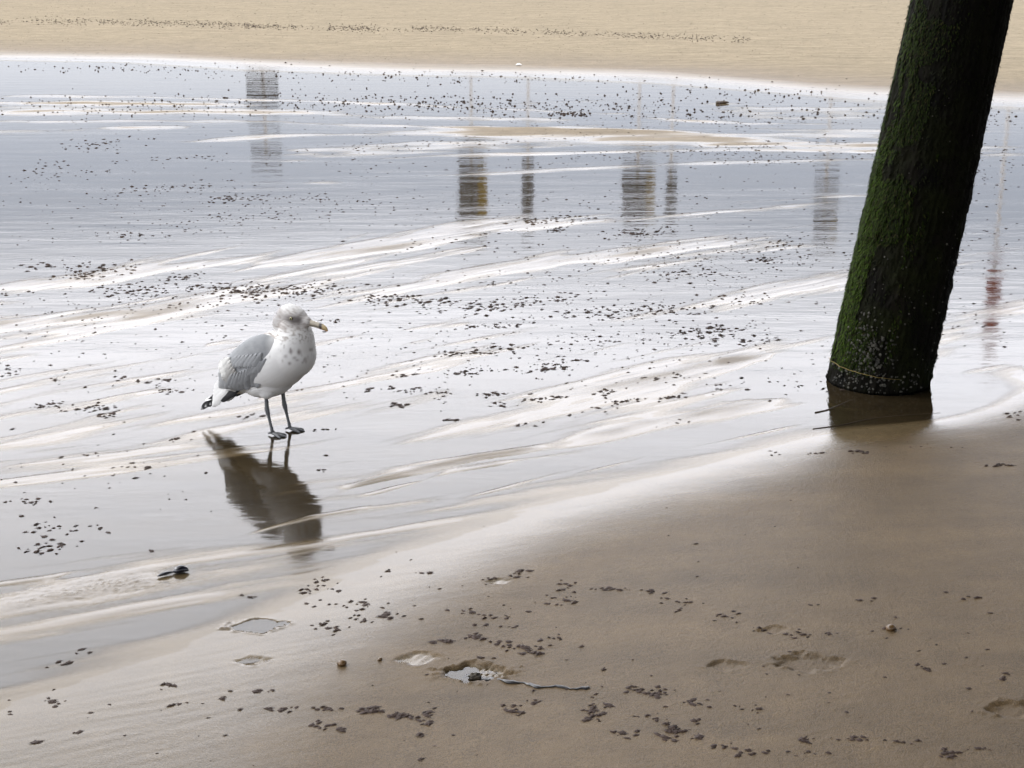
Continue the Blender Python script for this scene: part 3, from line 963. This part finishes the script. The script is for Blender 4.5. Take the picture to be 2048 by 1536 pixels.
# legs with hock, three webbed toes and a hind toe
m_leg = simple_mat("gull_leg_skin", (0.115, 0.12, 0.125), 0.45, 0.5, 0.25, 160, bump=.001)
for s, fx, fyaw in ((-1, -.006, .12), (1, .012, .30)):
    hip = np.array([-.014 + fx * .7, s * .030, .128]); hock = np.array([-.012 + fx, s * .030, .078]); ank = np.array([.004 + fx, s * .030, .008])
    ank[2] = .009
    c1 = [hip + (hock - hip) * t for t in np.linspace(0, 1, 6)]; c2 = [hock + (ank - hock) * t for t in np.linspace(.12, 1, 10)]
    pts = c1 + c2
    rad = [.0090, .0078, .0066, .0063, .0068, .0078] + [.0077, .0064, .0053, .0049, .0047, .0046, .0047, .0050, .0056, .0066]
    V, F = tube(pts, [q * .88 for q in rad], 12)
    lg = link("leg", mesh("leg", V, F), m_leg, gull)
    # foot
    V, F = [], []
    f0 = np.array([ank[0], ank[1], 0.0])
    tips = []
    for ta, tl in ((-.46, .034), (0.0, .039), (.46, .034)):
        a_ = ta + fyaw
        d = np.array([math.cos(a_), math.sin(a_), 0])
        tp = [f0 + (0, 0, .009), f0 + d * tl * .25 + (0, 0, .0062), f0 + d * tl * .5 + (0, 0, .0052), f0 + d * tl * .75 + (0, 0, .0035), f0 + d * tl + (0, 0, .0022), f0 + d * (tl + .006) + (0, 0, .0002)]
        v, f = tube(tp, [.0052, .0042, .0044, .0036, .0030, .0008], 8)
        b = len(V); V += v; F += [tuple(b + i for i in t) for t in f]
        tips.append([np.array(q) for q in tp])
    hp = f0 + np.array([-math.cos(fyaw), -math.sin(fyaw), 0]) * .012
    v, f = tube([f0 + (0, 0, .010), hp + (0, 0, .006), hp * 1.0 + (-.003, 0, .003)], [.004, .0028, .0008], 7)
    b = len(V); V += v; F += [tuple(b + i for i in t) for t in f]
    for A, B in ((tips[0], tips[1]), (tips[1], tips[2])):      # webs, slightly hollow at the front edge
        b = len(V)
        for i in range(5):
            for j in range(5):
                w = j / 4
                q = A[i] * (1 - w) + B[i] * w
                q = q - (q - f0) * (.16 * (i / 4) * 4 * w * (1 - w)); q[2] = max(.001, q[2] - .0012)
                V.append(q)
        for i in range(4):
            for j in range(4):
                F.append((b + i * 5 + j, b + i * 5 + j + 1, b + (i + 1) * 5 + j + 1, b + (i + 1) * 5 + j))
    link("foot", mesh("foot", V, F), m_leg, lg)

# ---------------------------------------------------------------- scraps of seaweed
m_scrap = simple_mat("dark_red_seaweed", (0.052, 0.034, 0.027), 0.68, 0.25, 0.6, 45.0)


def scrap_geo(seed, n_leaf=5):
    r = np.random.default_rng(seed)
    V, F = [], []
    # a low crumpled core
    K, R = 10, 4
    b = 0
    el = r.uniform(.35, .8)
    for i in range(R):
        for k in range(K):
            q = 2 * math.pi * k / K
            rad = (1 - i / R) ** .8 * (.55 + .35 * r.random())
            V.append((math.cos(q) * rad, math.sin(q) * rad * el, -.06 + (i / (R - 1)) ** .8 * .30 * r.uniform(.6, 1.2)))
    for i in range(R - 1):
        for k in range(K):
            F.append((i * K + k, i * K + (k + 1) % K, (i + 1) * K + (k + 1) % K, (i + 1) * K + k))
    F.append(tuple((R - 1) * K + k for k in range(K)))
    for _ in range(n_leaf):     # frayed fronds lying out from it
        q = r.uniform(0, 6.28); L = r.uniform(.4, 1.0); w = r.uniform(.08, .22)
        d = np.array([math.cos(q), math.sin(q) * .8, 0]); e = np.array([-d[1], d[0], 0])
        b = len(V); hz = r.uniform(.06, .24); bend = r.uniform(-.5, .5)
        for i in range(5):
            u = i / 4
            c = d * (.2 + L * u) + e * bend * u * u + np.array([0, 0, hz * (1 - u) ** 1.3 + .015 + .05 * r.random()])
            ww = w * (1 - u * .8) * r.uniform(.6, 1.3)
            V.append(c - e * ww); V.append(c + e * ww + np.array([0, 0, r.uniform(0, .08)]))
        for i in range(4):
            F.append((b + 2 * i, b + 2 * i + 1, b + 2 * i + 3, b + 2 * i + 2))
    return np.array(V, float), F


SCRAPS = [scrap_geo(100 + k, 3 + k % 5) for k in range(10)]
SCRAP_ME = []
for v, f in SCRAPS:
    mm_ = mesh("seaweed_scrap", v, f); mm_.materials.append(m_scrap)
    mm_.polygons.foreach_set("use_smooth", [True] * len(mm_.polygons)); SCRAP_ME.append(mm_)

# clusters seen in the photograph: u, v, spread u, spread v, how many, size in px
CL = [
    # far edge and channels
    (300, 137, 260, 6, 60, 6), (700, 150, 260, 8, 60, 6), (1100, 160, 250, 8, 50, 6), (1500, 190, 220, 14, 60, 7), (1950, 235, 90, 20, 40, 8),
    (250, 215, 220, 14, 70, 7), (700, 205, 260, 14, 120, 7), (1100, 215, 260, 14, 120, 7), (1500, 240, 240, 16, 110, 7), (1150, 228, 40, 3, 20, 9),
    (900, 285, 300, 10, 80, 8), (1350, 305, 260, 10, 110, 8), (1600, 315, 160, 10, 60, 8), (1980, 340, 70, 40, 50, 9),
    # left channels
    (200, 290, 55, 10, 26, 11), (80, 333, 40, 8, 12, 11), (360, 315, 70, 5, 14, 9), (130, 352, 90, 8, 20, 9), (330, 378, 110, 8, 30, 10),
    (470, 397, 60, 6, 26, 12), (620, 400, 90, 10, 26, 9), (560, 430, 160, 8, 26, 9), (700, 330, 120, 20, 20, 8), (420, 450, 120, 10, 14, 9),
    (280, 470, 60, 6, 12, 12), (1090, 440, 70, 7, 34, 12), (1115, 460, 18, 5, 10, 14), (1280, 465, 50, 6, 26, 13), (900, 490, 140, 14, 26, 11),
    # middle left
    (100, 530, 55, 8, 16, 14), (190, 540, 45, 10, 34, 15), (160, 553, 30, 6, 18, 14), (250, 578, 45, 8, 34, 15), (350, 555, 40, 10, 16, 14),
    (290, 592, 90, 8, 14, 12), (30, 585, 40, 6, 5, 12), (440, 572, 40, 7, 22, 14), (500, 580, 50, 8, 34, 15), (560, 585, 70, 10, 46, 14),
    (640, 575, 80, 10, 44, 14), (760, 598, 60, 8, 36, 14), (860, 605, 60, 7, 30, 14), (660, 640, 30, 5, 8, 14),
    # middle
    (960, 615, 90, 10, 44, 14), (1080, 600, 90, 12, 40, 14), (1200, 625, 90, 10, 44, 14), (1330, 620, 90, 14, 40, 14), (1000, 565, 120, 16, 24, 11),
    (1380, 550, 60, 12, 26, 13), (1420, 660, 60, 8, 40, 15), (1500, 680, 80, 12, 26, 14), (1530, 520, 30, 6, 18, 13), (1560, 490, 40, 8, 16, 12),
    (1480, 600, 70, 14, 24, 13), (1230, 680, 110, 14, 24, 13), (980, 652, 60, 5, 20, 13), (1010, 700, 50, 7, 20, 17), (1080, 740, 50, 5, 18, 18),
    (920, 705, 40, 5, 12, 15), (930, 745, 40, 5, 14, 16), (1120, 725, 50, 6, 14, 15), (810, 750, 22, 3, 6, 18), (760, 777, 20, 3, 7, 17),
    (840, 780, 40, 5, 9, 14), (795, 810, 15, 4, 7, 19), (870, 788, 40, 4, 8, 14), (980, 790, 36, 4, 10, 17), (1070, 800, 30, 4, 10, 17),
    (1115, 795, 12, 4, 5, 18), (1000, 808, 30, 4, 6, 17), (1215, 783, 24, 6, 9, 19), (1235, 805, 14, 3, 4, 19), (1280, 800, 45, 6, 10, 16),
    (1340, 795, 20, 4, 5, 18), (1340, 755, 60, 5, 9, 15), (1450, 770, 80, 12, 12, 14), (1190, 820, 60, 8, 8, 14), (900, 840, 20, 3, 4, 18),
    (1060, 850, 30, 3, 4, 17), (640, 860, 20, 4, 5, 17), (1600, 770, 50, 16, 10, 13), (1310, 850, 60, 5, 4, 14), (1850, 560, 150, 50, 0, 12),
    # left below the gull
    (20, 745, 18, 8, 8, 16), (115, 760, 14, 4, 5, 17), (240, 755, 8, 3, 3, 18), (310, 762, 30, 4, 9, 18), (330, 785, 40, 4, 8, 18),
    (100, 810, 30, 6, 12, 16), (200, 815, 24, 8, 16, 16), (220, 830, 16, 6, 10, 18), (500, 832, 22, 3, 5, 18), (400, 610, 60, 6, 8, 12),
    (350, 878, 8, 4, 4, 18), (175, 910, 6, 2, 2, 18), (240, 936, 14, 3, 3, 19), (300, 936, 8, 3, 3, 19), (650, 912, 6, 4, 2, 18),
    (648, 941, 10, 4, 3, 18), (60, 1003, 30, 8, 8, 18), (100, 1055, 40, 12, 16, 20), (80, 1100, 36, 8, 12, 20), (190, 1020, 4, 6, 2, 18),
    (120, 1090, 24, 5, 7, 18), (195, 1058, 14, 6, 4, 18), (300, 1103, 8, 2, 1, 20), (30, 960, 60, 40, 6, 15), (200, 965, 80, 20, 5, 15), (350, 1000, 60, 20, 4, 14),
    # damp bank, left and centre
    (165, 1302, 10, 3, 3, 24), (125, 1328, 14, 5, 4, 28), (92, 1336, 4, 2, 1, 22), (335, 1372, 14, 6, 4, 24), (108, 1400, 6, 16, 4, 24),
    (20, 1428, 6, 4, 2, 26), (352, 1408, 8, 3, 2, 30), (440, 1397, 10, 2, 2, 28), (480, 1420, 8, 2, 2, 28), (515, 1382, 22, 3, 5, 24),
    (185, 1426, 10, 2, 2, 24), (155, 1465, 8, 2, 2, 22), (70, 1487, 10, 4, 2, 32), (570, 1420, 30, 5, 7, 24), (640, 1455, 22, 8, 6, 26),
    (500, 1193, 14, 3, 4, 22), (640, 1180, 30, 10, 9, 18), (680, 1210, 40, 10, 8, 20), (655, 1255, 26, 10, 9, 24), (710, 1235, 20, 6, 6, 20),
    (785, 1142, 8, 2, 3, 26), (850, 1146, 10, 2, 2, 24), (780, 1232, 24, 5, 6, 24), (720, 1215, 20, 6, 4, 20), (640, 1160, 20, 5, 5, 14),
    (980, 1160, 20, 4, 4, 24), (1040, 1150, 30, 6, 5, 22), (1130, 1178, 24, 8, 8, 22), (1220, 1184, 40, 4, 10, 20), (1310, 1190, 14, 4, 3, 22),
    (1120, 1210, 30, 10, 7, 22), (1370, 1215, 20, 8, 5, 22), (1000, 1235, 30, 6, 6, 22), (930, 1225, 22, 5, 6, 22),
    (885, 1285, 16, 4, 5, 30), (945, 1280, 14, 6, 7, 28), (1000, 1295, 20, 8, 9, 26), (1060, 1303, 24, 5, 8, 30), (1075, 1313, 12, 3, 4, 32),
    (960, 1320, 16, 3, 4, 22), (1105, 1285, 30, 10, 6, 22), (1205, 1350, 8, 2, 2, 30), (1000, 1258, 30, 6, 5, 20),
    (655, 1420, 22, 5, 8, 26), (740, 1425, 20, 6, 8, 28), (800, 1436, 26, 5, 10, 30), (860, 1430, 14, 6, 5, 28), (850, 1450, 10, 4, 4, 30),
    (680, 1460, 8, 6, 3, 32), (845, 1480, 8, 4, 2, 34), (845, 1525, 10, 3, 2, 34), (1030, 1430, 20, 12, 9, 22), (1070, 1412, 16, 4, 4, 22),
    (1280, 1390, 24, 8, 9, 28), (1320, 1395, 22, 8, 8, 26), (1195, 1430, 24, 8, 12, 28), (1190, 1450, 16, 6, 5, 28), (1245, 1480, 26, 5, 8, 30),
    (1345, 1480, 22, 12, 12, 30), (1300, 1450, 22, 5, 5, 24), (1400, 1420, 36, 10, 8, 24), (1490, 1430, 26, 6, 6, 24), (1450, 1510, 22, 4, 6, 30),
    (1500, 1520, 16, 8, 7, 28), (1610, 1500, 16, 8, 6, 24), (1400, 1490, 14, 4, 3, 30), (1395, 1460, 10, 4, 3, 30), (1710, 1495, 20, 5, 6, 26),
    (1800, 1500, 24, 4, 6, 24), (1900, 1525, 26, 6, 9, 28), (1960, 1520, 20, 4, 4, 22), (1620, 1525, 30, 6, 5, 26),
    # bank on the right
    (1635, 908, 12, 2, 3, 20), (1725, 906, 16, 3, 6, 22), (1560, 905, 24, 4, 4, 15), (1995, 936, 18, 3, 5, 22), (1850, 900, 60, 8, 6, 14), (2030, 830, 20, 8, 5, 18),
    (1660, 780, 30, 10, 4, 14), (1395, 1092, 8, 2, 1, 18), (1335, 1018, 5, 2, 1, 18), (1330, 1205, 20, 6, 4, 20), (1360, 1230, 14, 4, 3, 22),
    (1450, 1240, 30, 6, 6, 18), (1520, 1270, 20, 5, 5, 20), (1600, 1280, 24, 6, 7, 20), (1660, 1278, 14, 4, 4, 20), (1780, 1272, 30, 4, 6, 20),
    (1735, 1210, 16, 4, 3, 20), (1630, 1218, 10, 2, 2, 20), (1890, 1197, 4, 2, 1, 20), (1937, 1212, 10, 4, 3, 24), (1975, 1235, 8, 4, 2, 20),
    (1860, 1352, 30, 4, 6, 20), (1930, 1393, 8, 2, 2, 32), (2000, 1370, 12, 6, 3, 20), (1535, 1358, 6, 2, 1, 20), (1700, 1420, 200, 60, 8, 14), (1500, 1090, 200, 60, 6, 10),
    (1900, 1300, 140, 60, 8, 14), (250, 1440, 240, 60, 14, 12), (900, 1200, 200, 80, 20, 12), (1100, 1400, 300, 80, 24, 13),
    # general litter over the film
    (1000, 700, 520, 60, 120, 9), (300, 620, 260, 60, 70, 9), (200, 900, 200, 70, 24, 12), (700, 420, 500, 40, 110, 7), (1300, 420, 320, 50, 90, 8),
    (1500, 520, 260, 40, 60, 9), (1900, 480, 120, 80, 70, 9), (1950, 650, 80, 40, 20, 12), (300, 400, 300, 50, 70, 8), (800, 230, 800, 40, 260, 6), (1300, 520, 260, 50, 60, 8),
]
# dry beach: thin wrack line and specks
WRACK = [(0, 52, 6), (150, 52, 6), (300, 55, 5), (450, 58, 5), (520, 62, 5), (650, 66, 6), (760, 68, 5), (900, 68, 5), (1050, 73, 5), (1200, 78, 5), (1350, 85, 6), (1500, 92, 6)]
items = []


def put(u, v, px, dry_=False):
    x_, y_ = ground(u, v)
    x_, y_ = float(x_), float(y_)
    d = y_ * CS + H * SN
    size = px / FPX * d
    if math.hypot(x_ - PILE_X, y_ - PILE_Y) < PILE_R + .02: return
    if math.hypot(x_ - float(GX), (y_ - float(GY)) * .7) < .05: return
    items.append((px, x_, y_, size, u, v))


for u, v, su, sv, k, px in CL:
    for _ in range(int(k * (1.9 if v < 480 else (4.0 if su > 200 else 1.6) if v < 900 else 1.45))):
        a, b = random.gauss(0, .72), random.gauss(0, .72)
        uu = u + su * a
        put(uu, v + sv * b - (.06 * su * a if 250 < v < 900 else 0), px * min(1.5, random.lognormvariate(-.18, .38)))
for k in range(2300):
    i = random.randrange(len(WRACK) - 1); f = random.random()
    u = WRACK[i][0] * (1 - f) + WRACK[i + 1][0] * f; v = WRACK[i][1] * (1 - f) + WRACK[i + 1][1] * f
    w = WRACK[i][2]
    dens = float(noise2(np.array([u * .012]), np.array([v * .06]))[0])
    if dens < -.2 and random.random() < .7: continue
    put(u, v + random.gauss(0, w * .55), random.uniform(2.6, 6.5))
for k in range(2400):
    put(random.uniform(-60, 2100), random.uniform(4, 128), random.uniform(1.4, 3.4))
items = [it for it in items if it[2] < 60]
items.sort(key=lambda t: -t[0])
inframe = [it for it in items if 0 < it[4] < 2048 and 0 < it[5] < 1536]
single = inframe[:285]
ids = set(id(it) for it in single)
REG = [
    ("seaweed scraps on the damp sand along the bottom edge", "small dark red-brown scrap of seaweed on the brown damp sand of the front bank", lambda u, v: v > 1260),
    ("seaweed scraps along the wet edge of the damp bank", "small dark seaweed scrap on damp sand just below the water's edge", lambda u, v: v > 1110),
    ("seaweed scraps by the foot of the post", "small dark seaweed scrap on shaded sand near the foot of the wooden post", lambda u, v: u > 1540 and v > 690),
    ("seaweed scraps in the shallow water beside the gull", "small dark seaweed scrap in the thin bright water left of or under the gull", lambda u, v: u < 700 and v > 690),
    ("seaweed scraps in the shallow water between gull and post", "small dark seaweed scrap in the bright shallow water between gull and post", lambda u, v: v > 600),
    ("seaweed scraps in the water beyond the gull", "small dark seaweed scrap in the shallow water beyond the gull", lambda u, v: True),
]
for it in single:
    px, x_, y_, size, u, v = it
    o = bpy.data.objects.new("seaweed_scrap", random.choice(SCRAP_ME))
    o.location = (x_, y_, max(sand_at(x_, y_), 0.0) + .0005)
    r = size * .5 * .56
    o.scale = (r * random.uniform(.9, 1.45), r * random.uniform(.8, 1.5), r * random.uniform(.6, 1.2))
    o.rotation_euler = (0, 0, random.uniform(-.9, .9) + (math.pi if random.random() < .5 else 0))
    for g, lab, test in REG:
        if test(u, v):
            tag(o, lab, "seaweed", g); break
    COL.objects.link(o)
# the countless rest in one mesh
VV, FF, off = [], [], 0
for it in items:
    if id(it) in ids: continue
    px, x_, y_, size, u, v = it
    v0, f0_ = SCRAPS[random.randrange(10)]
    r = size * .5 * .62; a = random.uniform(-.9, .9); ca, sa = math.cos(a), math.sin(a)
    sx, sy, sz_ = r * random.uniform(.9, 1.5), r * random.uniform(.8, 1.4), r * random.uniform(.7, 1.4) * (2.4 if y_ > 12 else 1.0)
    q = np.stack([v0[:, 0] * sx * ca - v0[:, 1] * sy * sa + x_, v0[:, 0] * sx * sa + v0[:, 1] * sy * ca + y_, v0[:, 2] * sz_ + max(sand_at(x_, y_), 0.0) + .0003], 1)
    VV.append(q); FF += [tuple(off + i for i in f) for f in f0_]; off += len(q)
tag(link("seaweed_litter", mesh("seaweed_litter", np.concatenate(VV), FF), m_scrap), "countless tiny dark specks of seaweed scattered over the wet sand", "seaweed", kind="stuff")

# single finds -------------------------------------------------------------
def at(u, v, dz=0.0):
    x_, y_ = ground(u, v)
    return np.array([float(x_), float(y_), max(sand_at(float(x_), float(y_)), 0.0 if v < 1100 else -1) + dz])


m_shell = simple_mat("blue_black_mussel", (0.012, 0.012, 0.020), 0.22, 0.5, 0.5, 90, coat=.6)
m_nacre = simple_mat("pale_shell", (0.62, 0.60, 0.56), 0.4, 0.5, 0.15, 60)
# mussel shell by the sand tail
sh = empty("mussel_shell", tuple(at(362, 1146)), .12)
tag(sh, "blue-black mussel shell at the end of a ridge of rough sand", "shell")


def valve(L, W, Hh, flip=1):
    V, F = [], []
    nU, nV = 16, 12
    for i in range(nU):
        u = i / (nU - 1)
        w = W * math.sin(math.pi * min(1, u ** .75)) ** .7 if 0 < u < 1 else 0
        for j in range(nV):
            v = -1 + 2 * j / (nV - 1)
            V.append((L * (u - .5), w * v + W * .35 * math.sin(u * 2.2), Hh * math.sqrt(max(0, 1 - v * v)) * math.sin(math.pi * u) ** .6 * flip + .004))
    for i in range(nU - 1):
        for j in range(nV - 1):
            F.append((i * nV + j, i * nV + j + 1, (i + 1) * nV + j + 1, (i + 1) * nV + j))
    return V, F


V, F = valve(.034, .010, .013); me_ = mesh("upper_valve", V, F)
o = link("upper_valve", me_, m_shell, sh); md = o.modifiers.new("thick", "SOLIDIFY"); md.thickness = .001
V, F = valve(.040, .005, .005); o = link("lower_valve", mesh("lower_valve", V, F), m_shell, sh); o.location = (-.032, -.012, 0); o.rotation_euler = (0, 0, .5)
md = o.modifiers.new("thick", "SOLIDIFY"); md.thickness = .001

# strand of kelp lying across the shoe mark
m_kelp = simple_mat("dark_kelp", (0.020, 0.020, 0.022), 0.35, 0.5, 0.5, 50, coat=.4)
kp = [(925, 1352), (950, 1354), (975, 1360), (1005, 1368), (1040, 1375), (1075, 1381), (1110, 1384), (1145, 1386), (1180, 1388)]
pts = [at(*q, .001) for q in kp]
pts = catmull(pts, 50)
rad = [max(.0012, .0018 + .0050 * abs(math.sin(i * .37)) ** 2 * random.uniform(.6, 1.3) * (1 - .5 * i / 50)) for i in range(50)]
pts = pts + np.stack([np.zeros(50), .004 * np.sin(np.arange(50) * .55) + rng.normal(0, .0012, 50), np.zeros(50)], 1)
rad[0] = rad[-1] = .001
V, F = tube(pts, rad, 8)
V = np.array(V); V[:, 2] = pts.repeat(8, 0)[:, 2] + (V[:, 2] - pts.repeat(8, 0)[:, 2]) * .55
V[:, :2] += rng.normal(0, .0006, (len(V), 2))
kelp = tag(link("kelp_strand", mesh("kelp_strand", V, F), m_kelp), "dark twisted strand of kelp lying across a shoe mark", "seaweed")
kn = ellipsoid((0, 0, 0), (.012, .010, .007))
kv = np.array(kn[0]); kv *= (1 + .35 * noise2(kv[:, 0] * 170 + 3, kv[:, 1] * 170 + kv[:, 2] * 230))[:, None]; kv += at(950, 1356, .004)
tag(link("sand_lump", mesh("sand_lump", kv, kn[1]), simple_mat("muddy_lump", (.05, .042, .03), .7, .3, .5, 120, bump=.002)), "muddy brown lump at the thick end of the kelp strand", "lump")

# bottle-brown crumbs with a sandy skin
m_crumb = simple_mat("amber_pebble", (.10, .055, .018), .4, .5, .4, 120, coat=.3)
for (u, v, r), lab in (((684, 1332, .008), "small amber-brown pebble by itself left of the shoe marks"),
                       ((1780, 1272, .0085), "amber-brown pebble on the shaded brown sand below the post"),
                       ((760, 1323, .004), "tiny brown pebble just left of the upper shoe mark")):
    e_ = ellipsoid(tuple(at(u, v, r * .5)), (r * 1.15, r, r * .85), .2, 12, 16)
    ev = np.array(e_[0]); ev += rng.normal(0, r * .05, ev.shape)
    tag(link("pebble", mesh("pebble", ev, e_[1]), m_crumb), lab, "pebble")

# white shell, dark stick, twigs at the post
V, F = valve(.07, .03, .022)
o = link("white_shell", mesh("white_shell", V, F), m_nacre); o.location = tuple(at(1038, 132)); o.rotation_euler = (0, 0, .3)
md = o.modifiers.new("thick", "SOLIDIFY"); md.thickness = .002
tag(o, "bright white shell on the tan sand at the far water's edge", "shell")
m_twig = simple_mat("wet_twig", (0.055, 0.036, 0.020), .5, .4, .4, 80)
for pts_, r, nm, lab in (
        ([(1434, 208), (1446, 207), (1458, 207)], .016, "driftwood_stick", "short dark stick lying in the far shallow water"),
        ([(1630, 826), (1655, 820), (1680, 810), (1702, 800)], .0021, "twig", "dark bent twig ending against the foot of the post"),
        ([(1626, 858), (1680, 851), (1730, 840), (1790, 832), (1880, 826)], .0014, "twig", "longer thin reddish twig in front of the foot of the post")):
    pp = catmull([at(*q, r * .6) for q in pts_], 20)
    V, F = tube(pp, r, 8)
    tag(link(nm, mesh(nm, V, F), m_twig), lab, "stick" if nm != "twig" else "twig")

# ---------------------------------------------------------------- what the water mirrors: timber towers along the far sea front
m_tower = simple_mat("grey_tower_boards", (0.05, 0.05, 0.05), .8, .2, .3, 2.0)
m_yel = simple_mat("yellow_panel", (0.26, 0.18, 0.04), .7, .2, .2, 2.0)
m_blk = simple_mat("black_boards", (0.018, 0.02, 0.022), .8, .2, .3, 2.0)
m_red = simple_mat("red_cloth", (0.30, 0.05, 0.03), .8, .2, .2, 2.0)
YT = 46.0


def tower(u, w, boards, mat, side=None, lab=""):
    x_ = (u - 1024) / FPX * (YT / CS) * 0.985
    bz = sand_at(x_, YT)
    top = max(b for a, b in boards)
    r_ = empty("timber_tower", (x_, YT, bz)); tag(r_, lab, "tower", "timber towers along the far sea front")
    for a, b in boards:                      # panels of broad boards
        V, F = [], []
        k = a
        if a < 4:
            box_into(V, F, (0, 0, (a + b) / 2), (w, .12, b - a)); k = b
        while k < b:
            hgt = min(random.uniform(.25, .7), b - k + .05)
            box_into(V, F, (random.uniform(-.05, .05) * w, 0, k + hgt / 2), (w * random.uniform(.75, 1.05), .12, hgt))
            k += hgt + random.uniform(.03, .16)
        link("boarded_panel", mesh("boarded_panel", V, F), m_tower if (mat is m_blk and a > 4) else mat, r_, smooth=False)
    V, F = [], []
    box_into(V, F, (0, .2, top / 2 - .2), (.09, .09, top + .4))
    link("pole", mesh("pole", V, F), m_pole, r_, smooth=False)
    if side:
        a, b = boards[-1]
        V, F = [], []
        box_into(V, F, (w * side, -.12, a * .45 + b * .55), (w * .30, .07, (b - a) * .7))
        link("side_strip", mesh("side_strip", V, F), m_yel, r_, smooth=False)


m_pole = simple_mat("pale_pole", (0.80, 0.80, 0.82), .8, .2, .1, 2.0)  # near-white colour imitates the bright sky, so poles fade in the mirror image
tower(545, .95, [(2.35, 3.1), (4.4, 4.7)], m_blk, None, "dark boarded panel on a pole, mirrored far behind the gull")
tower(945, .95, [(4.75, 6.9)], m_tower, .36, "tall grey boarded panel with yellow strip, mirrored left of centre")
tower(1055, .45, [(4.8, 6.8)], m_tower, None, "narrow grey board mirrored just right of the tall yellow-edged one")
tower(1270, .95, [(5.0, 6.5)], m_tower, .40, "wide grey boarded panel with yellow strip, mirrored right of centre")
tower(1335, .40, [(5.2, 6.4)], m_tower, None, "slim grey board beside the wide yellow-edged one")
tower(1640, .75, [(5.3, 5.7), (6.4, 7.1)], m_tower, .30, "grey boarded panel with yellow strip, mirrored next to the leaning post")
tower(1985, .42, [(8.3, 10.6)], m_red, None, "tall pole with red boards, mirrored to the right of the leaning post")
